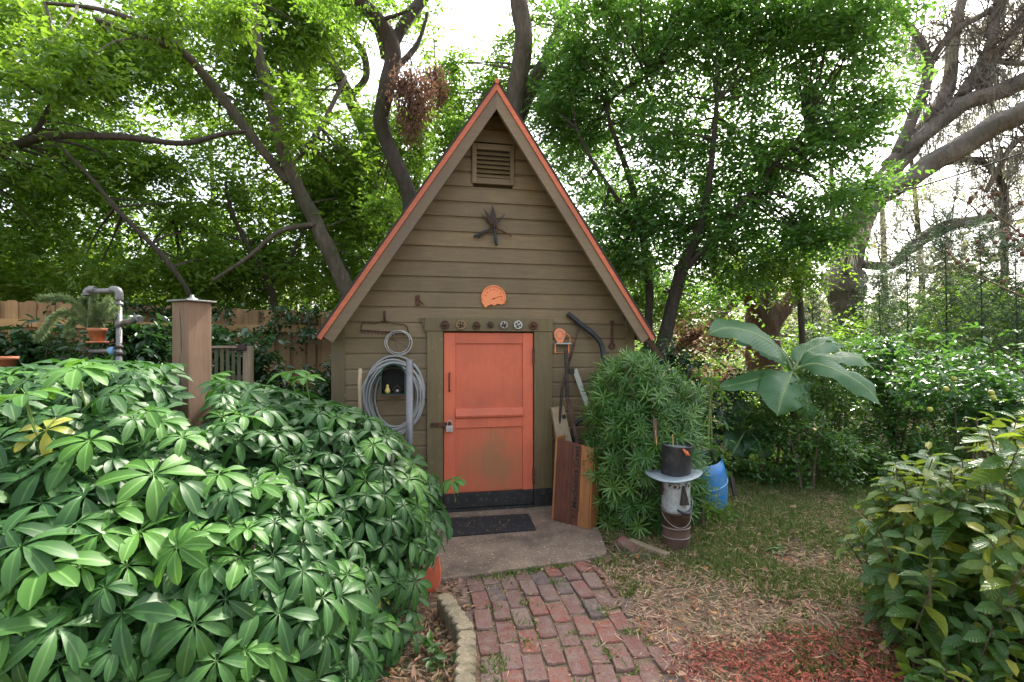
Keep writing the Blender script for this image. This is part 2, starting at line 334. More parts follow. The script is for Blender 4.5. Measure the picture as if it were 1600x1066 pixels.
# ------------------------------------------------------------------ leaf clouds (numpy)
def unit(a): return a / (np.linalg.norm(a, axis=-1, keepdims=True) + 1e-9)
def leaf_mesh(name, pos, ax, nrm, L, Wd, mat, r, M4=None, fold=.22, six=False, bend=0.0):
    """one folded leaf (2 triangles, or 6 faces when six) for each row"""
    ax = unit(ax); sd_ = unit(np.cross(ax, nrm)); nr = np.cross(sd_, ax)
    L = L[:, None]; Wd = Wd[:, None]
    if not six:
        V = np.stack([pos, pos + ax * L * .45 + sd_ * Wd * .5 + nr * Wd * fold, pos + ax * L - nr * L * bend, pos + ax * L * .45 - sd_ * Wd * .5 + nr * Wd * fold], 1)
        T = np.array([[0, 1, 2], [0, 2, 3]]); nv = 4
    else:
        m1 = pos + ax * L * .33; m2 = pos + ax * L * .7 - nr * L * bend * .5; tip = pos + ax * L - nr * L * bend * 1.6
        V = np.stack([pos, m1 + sd_ * Wd * .46 + nr * Wd * fold, m1, m1 - sd_ * Wd * .46 + nr * Wd * fold,
                      m2 + sd_ * Wd * .40 + nr * Wd * fold, m2, m2 - sd_ * Wd * .40 + nr * Wd * fold, tip], 1)
        T = np.array([[0, 1, 2], [0, 2, 3], [1, 4, 5], [1, 5, 2], [2, 5, 6], [2, 6, 3], [4, 7, 5], [5, 7, 6]]); nv = 8
    n = len(pos)
    if M4 is not None:
        Mi = np.array(M4.inverted()); V = V @ Mi[:3, :3].T + Mi[:3, 3]
    V = V.reshape(-1, 3); F = (T[None] + np.arange(n)[:, None, None] * nv).reshape(-1)
    me = bpy.data.meshes.new(name); me.vertices.add(len(V)); me.vertices.foreach_set('co', V.ravel().astype(np.float32))
    nf = n * len(T); me.loops.add(nf * 3); me.loops.foreach_set('vertex_index', F.astype(np.int32))
    me.polygons.add(nf); me.polygons.foreach_set('loop_start', np.arange(0, nf * 3, 3, dtype=np.int32))
    me.materials.append(mat)
    at = me.attributes.new('r', 'FLOAT', 'FACE'); at.data.foreach_set('value', np.repeat(r, len(T)).astype(np.float32))
    me.update(calc_edges=True); return me
def twigs(centers, tw_len, n_leaf, L, Wd, droop=.25, flat=.45, jit=.4):
    """centers: where twigs start. Returns the leaf arrays: leaves set alternately along short twigs"""
    m = len(centers); a = rng.uniform(0, 2 * np.pi, m)
    t = np.stack([np.cos(a), np.sin(a), rng.normal(-.08, .7, m)], 1); t = unit(t)
    k = np.arange(n_leaf); s = (k + .5) / n_leaf
    pos = centers[:, None] + t[:, None] * (s[None, :, None] * tw_len)
    pos[..., 2] -= (s[None] ** 2) * tw_len * droop
    up = np.array([0, 0, 1.0]); side = unit(np.cross(t, up)); sg = np.where(k % 2 == 0, 1, -1)
    ax = t[:, None] * .7 + side[:, None] * sg[None, :, None] * .9 + rng.normal(0, jit, pos.shape); ax[..., 2] -= droop
    nr = rng.normal(0, 1 - flat, pos.shape) * 1.3 + np.array([0, 0, 1.0])
    n = m * n_leaf; LL = L * rng.uniform(.65, 1.2, n)
    return pos.reshape(n, 3), ax.reshape(n, 3), nr.reshape(n, 3), LL, LL / L * Wd
DENS = 1.75
def blob_points(c, r, n, clump=.33, nc=None, shell=.5):
    """n points in clumps inside an ellipsoid, more of them towards its outside"""
    nc = nc or max(4, n // 40); d = unit(rng.normal(size=(nc, 3))); u = rng.uniform(0, 1, nc) ** (1 / (3 + 3 * shell))
    cc = d * u[:, None] * rng.uniform(.8, 1.1, (nc, 1))
    idx = rng.integers(0, nc, n); p = cc[idx] + rng.normal(0, clump * .45, (n, 3)) * np.array([1, 1, .9])
    loose = rng.random(n) < .25; p[loose] = unit(rng.normal(size=(loose.sum(), 3))) * rng.uniform(.2, 1.25, (loose.sum(), 1))
    return np.array(c) + p * np.array(r), np.array(c) + cc * np.array(r)
def leafr(n, clumpid=None):
    r = rng.beta(2, 2.6, n); return np.clip(r, 0, 1)

def tree(name, label, limbs, blobs, bark_m, leaf_m, L=.085, Wd=.036, nl=9, tw=.32, cat='tree', droop=.25, six=False, twig_links=True, group=None, limb_names=True, bumps=.12, base=None):
    """limbs: lists of (px, py, Y, radius in m); the first is the trunk. blobs: (px, py, Y, rx, ry, rz, twigs)"""
    lp = [[(P(a, b, c), r) for a, b, c, r in lm] for lm in limbs]
    bs = lp[0][0][0]; root = thing(name, label, cat, (bs.x, bs.y, 0), group=group)
    allpts = []
    for i, lm in enumerate(lp):
        mb = MB(); pts, rad = spline([p for p, _ in lm], [r for _, r in lm], 6)
        if i == 0:
            p0 = pts[0]
            if p0.z > .05:
                d = (pts[0] - pts[1]).normalized(); steps = [Vector((p0.x + d.x * .3 * k, p0.y, p0.z * (1 - k / 4))) for k in range(4, 0, -1)]
                pts = steps + pts; rad = [rad[0] * (1.35 - .08 * (4 - k)) for k in range(4, 0, -1)] + rad
        mb.tube(pts, rad, 14 if max(rad) > .1 else 8, bump=bumps * 2); mb.build('trunk' if i == 0 else 'limb', bark_m, root, smooth=True)
        allpts += pts[len(pts) // 3:]
    if blobs:
        P_, A_, N_, L_, W_, R_ = [], [], [], [], [], []; tm = MB()
        ap = np.array([tuple(p) for p in allpts])
        for (px, py, Y, rx, ry, rz, n) in blobs:
            c = P(px, py, Y); n = int(n * DENS); pts, cl = blob_points(c, (rx * 1.08, ry, rz * 1.12), n, .40)
            base_r = rng.uniform(-.12, .12)
            a, b, c2, l, wd = twigs(pts, tw, nl, L, Wd, droop); P_.append(a); A_.append(b); N_.append(c2); L_.append(l); W_.append(wd)
            R_.append(np.clip(leafr(len(a)) + base_r, 0, 1))
            if twig_links:
                for q in cl[:: max(1, len(cl) // 8)]:
                    j = np.argmin(((ap - q) ** 2).sum(1)); s0 = Vector(ap[j]); e = Vector(q)
                    if (e - s0).length < 1.5:
                        mid = (s0 + e) / 2 + Vector((rnd.uniform(-.1, .1), rnd.uniform(-.1, .1), .06)) * (e - s0).length
                        tm.tube([s0, mid, e], [.016 + .006 * (e - s0).length, .012, .004], 4, False, 3)
        if tm.v: tag(tm.build('twigs', bark_m, root), kind='stuff')
        me = leaf_mesh('crown', np.concatenate(P_), np.concatenate(A_), np.concatenate(N_), np.concatenate(L_), np.concatenate(W_), leaf_m, np.concatenate(R_), WM[root.name], six=six)
        tag(link('crown', me, root, WM[root.name]), kind='stuff')
    return root
def leafmass(name, label, cat, blobs, mat, L, Wd, nl=8, tw=.2, droop=.2, six=True, stems=None, kind=None, group=None, stem_mat=None, flat=.7):
    """a shrub: leaves on twigs in blobs given in world metres (x, y, z, rx, ry, rz, twigs)"""
    b0 = blobs[0]; root = thing(name, label, cat, (b0[0], b0[1], 0), kind=kind, group=group)
    Q = [twigs(blob_points(b[:3], b[3:6], b[6])[0], tw, nl, L, Wd, droop, flat) for b in blobs]
    pos = np.concatenate([q[0] for q in Q]); ok = pos[:, 2] > .01
    arr = [np.concatenate([q[i] for q in Q])[ok] for i in range(5)]
    me = leaf_mesh('foliage', *arr, mat, leafr(ok.sum()), WM[root.name], six=six)
    tag(link('foliage', me, root, WM[root.name]), kind='stuff')
    if stems:
        for k in range(stems):
            b = blobs[k % len(blobs)]; x, y = b[0] + rnd.uniform(-.5, .5) * b[3], b[1] + rnd.uniform(-.4, .4) * b[4]
            bx, by = b[0] + (x - b[0]) * .35, b[1] + (y - b[1]) * .35
            MB().tube([(bx, by, -.02), ((bx + x) / 2 + rnd.uniform(-.04, .04), (by + y) / 2, b[2] * .6), (x, y, b[2] + b[5] * .6)], [.018, .013, .006], 6, False, 4).build('stem', stem_mat or M['twig'], root, smooth=True)
    return root

# ================================================================== SETTING
def ground_mat():
    t = NT('garden_soil'); v = obj_vec(t)
    n = t.noise(v, 9, 8, .7); b = t.noise(v, .9, 5, .6); f = t.noise(v, 60, 4, .7); g = t.noise(v, 2.3, 6, .65)
    c = t.ramp(n, [(.3, C(.08, .055, .038)), (.55, C(.20, .135, .085)), (.75, C(.32, .235, .15))])
    c = t.mix(t.ramp(g, [(.46, 0), (.6, .75)]), c, C(.075, .10, .035))
    c = t.mix(t.ramp(f, [(.55, 0), (.72, .6)]), c, C(.33, .23, .14))
    t.bsdf(c, .95, 0, f, .02, .9); return t.m
gm = MB()
xs = np.concatenate([np.linspace(-120, -8, 8), np.linspace(-6, 7, 66), np.linspace(9, 120, 8)]); ys = np.concatenate([[-30, -5], np.linspace(.4, 9.5, 62), np.linspace(12, 200, 9)])
def gz(x, y):
    if -.75 < x < .9 and y < 4.9: return -.004
    return .022 * noise.noise(Vector((x * 1.3, y * 1.3, 0))) + .01 * noise.noise(Vector((x * 5, y * 5, 3))) if abs(x) < 7 and y < 9 else 0
gm.add([(x, y, gz(x, y)) for y in ys for x in xs], [(j * len(xs) + i, j * len(xs) + i + 1, (j + 1) * len(xs) + i + 1, (j + 1) * len(xs) + i) for j in range(len(ys) - 1) for i in range(len(xs) - 1)])
tag(gm.build('ground', ground_mat(), smooth=True), kind='structure')
def slab_mat():
    t = NT('worn_aggregate_concrete'); v = obj_vec(t)
    n = t.noise(v, 5, 7, .65); f = t.n('ShaderNodeTexVoronoi', i_Scale=75.0); t.l(v, f.inputs['Vector']); s = t.noise(v, 2.0, 5)
    c = t.ramp(n, [(.3, C(.13, .09, .062)), (.7, C(.25, .185, .13))])
    c = t.mix(t.ramp(t.noise(v, 48, 2), [(.6, 0), (.68, .8)]), c, C(.42, .34, .24))
    c = t.mix(t.ramp(s, [(.56, 0), (.68, .7)]), c, C(.07, .055, .042))
    t.bsdf(c, .9, 0, f.outputs['Distance'], .006, .6); return t.m
slab = MB().prism([(-.55, 3.2, -.06), (-.437, 3.235, -.06), (.60, 3.565, -.06), (.68, 3.66, -.06), (.70, 4.0, -.06), (.66, 4.86, -.06), (-.85, 4.5, -.06)], (0, 0, .088))
tag(slab.build('doorstep_slab', slab_mat(), bevel=.008), kind='structure')

# brick path
def brick_mat():
    t = NT('worn_red_brick'); v = obj_vec(t); oi = t.n('ShaderNodeObjectInfo')
    col = t.ramp(oi.outputs['Random'], [(0, C(.20, .085, .066)), (.22, C(.25, .105, .08)), (.42, C(.20, .12, .098)), (.6, C(.31, .10, .065)), (.76, C(.24, .14, .115)), (.9, C(.25, .18, .14)), (.97, C(.09, .075, .072)), (1, C(.30, .21, .13))])
    mp = t.n('ShaderNodeMapping'); t.l(v, mp.inputs[0]); ad = t.n('ShaderNodeVectorMath', operation='ADD'); t.l(v, ad.inputs[0])
    cb = t.n('ShaderNodeCombineXYZ'); t.l(t.math('MULTIPLY', oi.outputs['Random'], 97.0), cb.inputs[0]); t.l(cb.outputs[0], ad.inputs[1])
    n = t.noise(ad.outputs[0], 14, 6, .7); f = t.noise(ad.outputs[0], 80, 4, .7)
    col = t.mix(t.ramp(n, [(.42, 0), (.62, .8)]), col, C(.26, .205, .165)); col = t.mix(t.ramp(f, [(.35, .6), (.5, 0)]), col, C(.09, .045, .035))
    col = t.mix(1.0, col, (.80, .76, .76, 1), 'MULTIPLY'); t.bsdf(col, .9, 0, f, .008, .8); return t.m
BM = brick_mat()
path = thing('brick_path', None, None, (.1, 2.7, 0), kind='structure')
def brick_mesh(seed):
    r = random.Random(seed); lx, ly, h = .0505 + r.uniform(-.003, .002), .101 + r.uniform(-.006, .003), .06
    prof = []
    for k in range(12):   # rounded, worn outline
        a = 2 * math.pi * (k + .5) / 12; x = math.copysign(min(1, abs(math.cos(a)) * 1.36), math.cos(a)); y = math.copysign(min(1, abs(math.sin(a)) * 1.36), math.sin(a))
        prof.append((x * lx * r.uniform(.90, 1.02), y * ly * r.uniform(.95, 1.01)))
    mb = MB(); v = [(x, y, -h) for x, y in prof] + [(x, y, -.007) for x, y in prof] + [(x * .93, y * .97, r.uniform(-.003, .001)) for x, y in prof] + [(0, 0, r.uniform(-.004, .002))]
    f = [(i, (i + 1) % 12, 12 + (i + 1) % 12, 12 + i) for i in range(12)] + [(12 + i, 12 + (i + 1) % 12, 24 + (i + 1) % 12, 24 + i) for i in range(12)] + [(24 + i, 24 + (i + 1) % 12, 36) for i in range(12)]
    return mb.add(v, f).mesh('brick', BM)
BMS = [brick_mesh(i) for i in range(6)]
def xc(Y): d = Y - 2.3; return -.07 * d - .086 * d * d if d > 0 else -.07 * d
for c in range(-1, 10):
    Y = .9 + (c % 2) * .105 + rnd.uniform(-.02, .02)
    while Y < 3.62:
        tan = .07 + max(0, Y - 2.3) * .172; a = math.atan(tan)
        x = -.098 + c * .1035 + xc(Y); yy = Y + (c * .1035) * math.sin(a)
        front = 3.235 + (x + .437) * .318
        if yy - .05 < front and not (c == -1 and Y < 2.75):
            s = 1.0
            if yy + .10 > front: ln = front - (yy - .10); s = ln / .2; x, yy = x + math.sin(a) * (.1 - ln / 2), yy - .1 + ln / 2
            x += rnd.uniform(-.004, .004)
            Mx = Matrix.Translation((x, yy, rnd.uniform(.001, .017))) @ Matrix.Rotation(a + rnd.uniform(-.05, .05) + (math.pi if rnd.random() < .5 else 0), 4, 'Z') @ Matrix.Rotation(rnd.uniform(-.03, .03), 4, 'X') @ Matrix.Rotation(rnd.uniform(-.04, .04), 4, 'Y') @ Matrix.Diagonal((1, s, 1, 1))
            link('brick', BMS[rnd.randrange(6)], path, Mx)
        Y += .209 * math.cos(a) + rnd.uniform(-.003, .006)

# ================================================================== SHED
shed = thing('garden_shed', 'A-frame olive brown timber garden shed with orange dutch door and orange roof edge', 'shed', tuple(SW(0, 0, 0)), TH)
sL, sR = S(518)[0], S(990)[0]
DF = .30
sa, za = S(777, 126, DF); eL, zeL = S(492, 524, DF); eR, zeR = S(1023, 530, DF)
ze = (zeL + zeR) / 2; run = (eR - eL) / 2; sa = (eL + eR) / 2 * .3 + sa * .7; rise = za - ze; PH = math.atan2(rise, run); TP = math.tan(PH)
def slope_pts(o, side, d, end=0.0):
    """eave end and ridge of the line o metres inside the roof face, as (s, z)"""
    n = Vector((-side * math.sin(PH), -math.cos(PH))); dr = Vector((-side * math.cos(PH), math.sin(PH)))
    e = Vector((sa + side * run, ze)) + n * o + dr * end
    return (e.x, e.y), (sa, za - o / math.cos(PH))
def slope_prism(mb, o1, o2, side, d1, d2, end=0.0):
    e1, a1 = slope_pts(o1, side, d1, end); e2, a2 = slope_pts(o2, side, d1, end)
    poly = [SW(e1[0], d1, e1[1]), SW(a1[0], d1, a1[1]), SW(a2[0], d1, a2[1]), SW(e2[0], d1, e2[1])]
    return mb.prism(poly if side > 0 else poly[::-1], N * (d2 - d1))
for side in (-1, 1):
    slope_prism(MB(), -.010, .004, side, DF + .006, -2.9).build('roof_covering', M['shingle'], shed)
    slope_prism(MB(), .006, .044, side, DF, DF - .03).build('roof_trim', M['orange_trim'], shed)
    slope_prism(MB(), .046, .130, side, DF - .012, DF - .05, .03).build('bargeboard', M['barge'], shed)
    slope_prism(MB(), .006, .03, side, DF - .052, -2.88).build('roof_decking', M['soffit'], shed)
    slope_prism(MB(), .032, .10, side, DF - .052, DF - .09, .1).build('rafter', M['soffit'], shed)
# apex cap
MB().tube([SW(sa, DF + .015, za - .01), SW(sa, -2.9, za - .01)], .02, 8).build('ridge_cap', M['orange_trim'], shed, smooth=True)
# wall boards
def zt(s): return za - .036 / math.cos(PH) - abs(s - sa) * TP
def slim(z): return (za - .036 / math.cos(PH) - z) / TP
dL, dR = S(693)[0], S(832)[0]; zDT = S(762, 520)[1]; zB = .04
fL, fR = S(667)[0], S(861)[0]; zLT = S(762, 498)[1]
PIT = .1355; z = S(580, 453.8)[1] - PIT * 14
vL, vR = S(737)[0], S(802)[0]; vB, vT = S(770, 290)[1], S(770, 228)[1]
prof = [(.0, .0), (.0, .019), (.108, .019), (.113, .0165), (.127, .007), (.1325, .006), (PIT - .0005, .006), (PIT - .0005, 0)]
def board(z0, s0, s1, clip0, clip1):
    mb = MB(); a = []; b = []
    for dz, d in prof:
        zz = z0 + dz; lim = slim(zz)
        if lim <= 0.01: zz = zt(sa) - .01; lim = .01
        l = max(s0, sa - lim) if clip0 else s0; r_ = min(s1, sa + lim) if clip1 else s1
        if r_ - l < .01: r_ = l + .005
        a.append(SW(l, d, zz)); b.append(SW(r_, d, zz))
    n = len(prof); mb.add(a + b, [tuple(range(n)), tuple(range(2 * n - 1, n - 1, -1))] + [(i, n + i, n + (i + 1) % n, (i + 1) % n) for i in range(n)])
    mb.build('siding_board', M['siding'], shed)
while z < zt(sa) - .05:
    if z > .05:
        zm = z + PIT * .5
        if zm < zLT - .02: board(z, sL + .11, fL + .004, 0, 0); board(z, fR - .004, sR - .09, 0, 0)
        elif vB < zm < vT: board(z, sL + .11, vL + .01, 1, 0); board(z, vR - .01, sR - .09, 0, 1)
        else: board(z, sL + .11 if z < 1.9 else sL, sR - .09 if z < 1.9 else sR, 1, 1)
    z += PIT
for s0, s1 in ((sL, sL + .115), (sR - .095, sR)):
    c = (s0 + s1) / 2; zz = [min(zt(s0), 9), min(zt(s1), 9)]
    MB().prism([SW(s0, .001, .13), SW(s1, .001, .13), SW(s1, .001, min(zt(s1), 1.80) - .003), SW(s0, .001, min(zt(s0), 1.80) - .003)], N * .024).build('corner_board', M['olive_trim'], shed, bevel=.002)
# inner sheathing keeps daylight out, with side and back walls
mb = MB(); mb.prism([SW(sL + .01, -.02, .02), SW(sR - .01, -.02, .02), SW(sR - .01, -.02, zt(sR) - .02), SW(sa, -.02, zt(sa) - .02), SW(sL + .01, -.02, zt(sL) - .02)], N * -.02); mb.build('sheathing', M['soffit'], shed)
mb = MB(); mb.prism([SW(sL + .01, -2.7, .02), SW(sR - .01, -2.7, .02), SW(sR - .01, -2.7, zt(sR) - .02), SW(sa, -2.7, zt(sa) - .02), SW(sL + .01, -2.7, zt(sL) - .02)], N * -.03); mb.build('back_wall_panel', M['siding'], shed)
for s0 in (sL, sR - .03):
    MB().prism([SW(s0, -.045, .02), SW(s0 + .03, -.045, .02), SW(s0 + .03, -.045, zt(sR) - .03), SW(s0, -.045, zt(sR) - .03)], N * -2.65).build('side_wall_panel', M['siding'], shed)
# black base boards
for a, b in ((sL + .0, fL - .004), (fR + .004, sR)):
    MB().prism([SW(a, .004, .0), SW(b, .004, .0), SW(b, .004, .16), SW(a, .004, .16)], N * .028).build('base_board', M['black_paint'], shed, bevel=.002)
# door frame
def rect(name, s0, s1, z0, z1, d0, d1, mat, par, bev=.002):
    return MB().prism([SW(s0, d0, z0), SW(s1, d0, z0), SW(s1, d0, z1), SW(s0, d0, z1)], N * (d1 - d0)).build(name, mat, par, bevel=bev)
frame = rect('door_lintel', S(663)[0], S(862)[0], zDT + .012, zLT, .020, .052, M['olive_trim'], shed)
zK = S(762, 765)[1]
for a, b in ((fL, dL - .006), (dR + .006, fR)):
    rect('door_jamb', a, b, .19, zDT + .010, .020, .046, M['olive_trim'], shed)
    rect('jamb_foot', a - .004, b + .002, .03, .188, .020, .052, M['black_paint'], shed)
rect('jamb_reveal', dL - .006, dL - .001, .03, zDT + .01, -.01, .02, M['black_paint'], shed, 0)
rect('jamb_reveal', dR + .001, dR + .006, .03, zDT + .01, -.01, .02, M['black_paint'], shed, 0)
# corner bracket moulding left of the lintel
MB().prism([SW(*q) for q in [(S(662)[0] - .03, .021, zLT), (S(662)[0], .021, zLT), (S(668)[0], .021, zLT - .13), (S(664)[0], .021, zLT - .13)]], N * .022).build('bracket', M['olive_trim'], shed)
# door
door = MB().prism([SW(dL + .002, -.004, zB), SW(dR - .002, -.004, zB), SW(dR - .002, -.004, zDT - .002), SW(dL + .002, -.004, zDT - .002)], N * .008).build('door', M['orange'], shed)
i0, i1 = S(711)[0], S(816)[0]
def zz(py): return S(762, py)[1]
rect('stile', dL + .002, i0, zz(767), zDT - .003, .005, .026, M['orange'], door)
rect('stile', i1, dR - .002, zz(767), zDT - .003, .005, .026, M['orange'], door)
rect('rail', i0 + .001, i1 - .001, zz(537), zDT - .003, .005, .0255, M['orange'], door)
rect('rail', i0 + .001, i1 - .001, zz(667), zz(652), .005, .0255, M['orange'], door)
MB().prism([SW(i0 + .001, .005, zz(652) + .001), SW(i0 + .001, .045, zz(652) + .004), SW(i0 + .001, .05, zz(648)), SW(i0 + .001, .036, zz(641)), SW(i0 + .001, .028, zz(637)), SW(i0 + .001, .005, zz(636))], U * (i1 - i0 - .002)).build('drip_rail', M['orange'], door, bevel=.003)
rect('panel', i0 + .001, i1 - .001, zz(766), zz(667) - .001, .005, .012, M['door_low'], door, 0)
rect('panel', i0 + .001, i1 - .001, zz(637), zz(537) - .001, .005, .012, M['orange'], door, 0)
rect('kick_plate', dL + .003, dR - .003, zB + .012, zz(767) - .002, .005, .030, M['black_paint'], door)
rect('threshold', dL, dR, .0, zB + .006, -.01, .06, M['black_paint'], shed)
MB().tube([WP(703, 583, .028), WP(702, 586, .06), WP(702, 608, .06), WP(703, 611, .028)], .007, 8, smooth=4).build('handle', M['rust2'], door, smooth=True)
for y0, y1 in ((545, 570), (733, 758)):
    rect('hinge', dR - .008, dR + .012, zz(y1), zz(y0), .03, .050, M['rust'], door)
MB().prism([WP(673, 661, .054), WP(705, 660, .054), WP(705, 668, .054), WP(673, 667, .054)], N * .006).build('hasp', M['rust'], door, bevel=.002)
# vent
vent = rect('gable_vent', S(744)[0], S(797)[0], S(770, 282)[1], S(770, 236)[1], -.01, .002, M['black_paint'], shed, 0)
vf = M['siding']
rect('vent_frame', vL, S(744)[0], vB, vT, .008, .040, vf, vent); rect('vent_frame', S(796)[0], vR, vB, vT, .008, .040, vf, vent)
rect('vent_frame', S(744)[0] + .001, S(796)[0] - .001, S(770, 237)[1], vT, .008, .038, vf, vent); rect('vent_frame', S(744)[0] + .001, S(796)[0] - .001, vB, S(770, 281)[1], .008, .038, vf, vent)
for k in range(6):
    z1 = S(770, 281)[1] + .006 + k * .0405; a, b = S(744)[0] + .001, S(796)[0] - .001
    MB().prism([SW(a, .034, z1), SW(a, .038, z1 + .006), SW(a, .010, z1 + .036), SW(a, .006, z1 + .030)], U * (b - a)).build('slat', vf, vent)

# ================================================================== THINGS ON THE SHED WALL
def sub(mb, name, mat, par, smooth=True, **k): return mb.build(name, mat, par, smooth=smooth, **k)
# seven valve wheels on the lintel
vals = [(695, 508, 6.6, 'rust', 'dark rusty valve wheel on the lintel, leftmost of the row'), (720, 508, 7.6, 'brass', 'largest tan valve wheel with scalloped rim, second along the lintel'),
        (744, 509, 6.2, 'rust', 'brown rusty valve wheel, third along the lintel above the door'), (766, 508, 5.0, 'dark_iron', 'smallest dark valve wheel in the middle of the lintel'),
        (787, 508, 6.0, 'steel', 'smaller pale grey valve wheel with three spokes on the lintel'), (809, 508, 6.8, 'galv2', 'brightest light grey valve wheel with thick rim on the lintel'),
        (833, 509, 6.6, 'rust2', 'solid reddish rusty valve wheel at the end above the hinges')]
M['brass'] = simple('tarnished_brass', (.30, .20, .11, 1), .6, .4, var=.3); M['galv2'] = simple('light_galvanised_casting', (.55, .57, .55, 1), .5, .5, var=.2)

RX = Matrix((tuple(U), (0, 0, 1), tuple(N))).transposed()     # local x,y in the wall plane, z out of it
for px, py, rp, mk, lb in vals:
    c = WP(px, py, .053); r = rp * 4.6 / 800; root = thing('valve_wheel', lb, 'valve wheel', tuple(c), group='old valve wheels mounted on the door lintel')
    mb = MB(); n = 30; vs = []; fs = []
    for k in range(n):
        a = 2 * math.pi * k / n; rr = r * (1 + .09 * math.cos(a * 9))
        for j in range(6):
            b = 2 * math.pi * j / 6; vs.append(c + RX @ Vector(((rr * .86 + r * .15 * math.cos(b)) * math.cos(a), (rr * .86 + r * .15 * math.cos(b)) * math.sin(a), .018 + r * .2 * math.sin(b))))
    fs = [(k * 6 + j, ((k + 1) % n) * 6 + j, ((k + 1) % n) * 6 + (j + 1) % 6, k * 6 + (j + 1) % 6) for k in range(n) for j in range(6)]
    mb.add(vs, fs).build('rim', M[mk], root, smooth=True)
    for k in range(4 if rp < 7 else 5):
        a = 2 * math.pi * k / (4 if rp < 7 else 5) + rp
        MB().tube([c + RX @ Vector((0, 0, .024)), c + RX @ Vector((math.cos(a) * r * .85, math.sin(a) * r * .85, .018))], r * .12, 6).build('spoke', M[mk], root)
    MB().lathe(c, [(0, .038), (r * .18, .038), (r * .32, .026), (r * .3, .0)], 10, RX).build('hub', M['rust'] if mk != 'galv2' else M['steel'], root, smooth=True)
# orange clay dial
def dial():
    c = WP(771, 466, .024); r = 20 * 4.62 / 800
    root = thing('ceramic_dial', 'broken orange ceramic dial with raised rim on the siding above the door', 'wall ornament', tuple(c))
    out = [(math.cos(R(a)) * r, math.sin(R(a)) * r) for a in range(-22, 208, 8)]
    out += [(-.66 * r, -.78 * r), (-.45 * r, -.62 * r), (-.2 * r, -.5 * r), (.05 * r, -.6 * r), (.32 * r, -.44 * r), (.62 * r, -.52 * r)]
    MB().prism([c + RX @ Vector((x, y, 0)) for x, y in out], N * .016).build('plate', M['clay_orange'], root, bevel=.002)
    MB().tube([c + RX @ Vector((math.cos(R(a)) * r * .93, math.sin(R(a)) * r * .93, .018)) for a in range(-18, 200, 10)], .007, 8).build('rim', M['clay_orange'], root, smooth=True)
    M['clay_dark'] = simple('burnt_orange_mark', (.50, .12, .04, 1), .6)
    for a in (165, 140, 112, 88, 62, 35, 10, -12):
        q = c + RX @ Vector((math.cos(R(a)) * r * .66, math.sin(R(a)) * r * .66, .017)); MB().box(q, (.009, .004, .012), Matrix.Rotation(TH, 3, 'Z')).build('mark', M['clay_dark'], root)
    MB().tube([c + RX @ Vector((-.02, -.012, .019)), c + RX @ Vector((r * .62, r * .18, .019))], [.002, .003], 6).build('pointer', M['clay_dark'], root)
    MB().lathe(c + RX @ Vector((0, -.006, .016)), [(0, .008), (.006, .008), (.007, 0)], 10, RX).build('pin', M['rust'], root)
dial()
# star of old blades
def star():
    c = WP(771, 355, .03); k_ = 4.62 / 800
    root = thing('blade_star', 'star of rusty knife blades and dark handles nailed high on the gable', 'wall ornament', tuple(c))
    def arm(px, py, w0, w1, mat, name, dz=.02, flat=True):
        e = WP(px, py, .03); d = (e - c); sd2 = d.cross(N).normalized(); b = c + N * dz
        if flat:
            MB().prism([b + sd2 * w0, b + d * .45 + sd2 * w1, b + d, b + d * .45 - sd2 * w1, b - sd2 * w0], N * .005).build(name, mat, root)
        else: MB().tube([b, b + d * .3, b + d * .9, b + d], [w0 * .6, w0, w1, w1 * .6], 8).build(name, mat, root, smooth=True)
    arm(769, 321, .013, .026, M['dark_iron'], 'blade'); arm(755, 327, .012, .017, M['dark_iron'], 'blade', .026); arm(751, 334, .008, .012, M['rust'], 'blade', .012); arm(789, 335, .009, .013, M['dark_iron'], 'blade', .03)
    arm(740, 371, .009, .012, M['black_metal'], 'handle', .022, False); arm(746, 373, .008, .009, M['dark_iron'], 'handle', .03, False)
    arm(775, 385, .013, .013, M['black_metal'], 'handle', .03, False); arm(772, 379, .009, .009, M['galv'], 'handle', .018, False); arm(799, 370, .008, .007, M['rust'], 'handle', .022, False)
    for k in range(4): MB().tube([c + RX @ Vector((.022 * math.cos(a + k), .022 * math.sin(a + k), .036 + .006 * math.sin(3 * a))) for a in np.linspace(0, 2 * math.pi, 13)], .0025, 5).build('wire_binding', M['rust'], root)
star()
# little chair ornament
def chair():
    c = WP(876, 535, .03); root = thing('miniature_chair', 'tiny orange shell-back metal chair fixed on the wall beside the door jamb', 'wall ornament', tuple(c))
    o = M['clay_orange']; W = WP
    bk = [(871, 536), (866, 527), (865, 520), (868, 515), (873, 513), (878, 514), (883, 518), (884, 524), (881, 530), (879, 536)]
    MB().prism([W(x, y, .03) for x, y in bk], N * .008).build('backrest', o, root, bevel=.002)
    MB().tube([W(x, y, .045) for x, y in [(869, 521), (872, 517), (877, 517), (881, 521), (878, 528), (872, 528), (869, 521)]], .003, 6, smooth=3).build('backrest_ring', M['tin'], root)
    MB().prism([W(866, 536, .03), W(889, 536, .03), W(889, 538, .03), W(866, 538, .03)], N * .07).build('seat', M['tin'], root)
    for x, d in ((867, .03), (888, .03), (868, .1), (889, .1)): MB().tube([W(x, 537, d), W(x, 552, d)], .0035, 6).build('leg', o, root)
    MB().tube([W(x, y, .05) for x, y in [(882, 521), (888, 523), (891, 530), (890, 537)]], .0035, 6, smooth=3).build('armrest', o, root)
    MB().tube([W(867, 551, .03), W(888, 551, .03)], .0028, 6).build('stretcher', o, root)
chair()
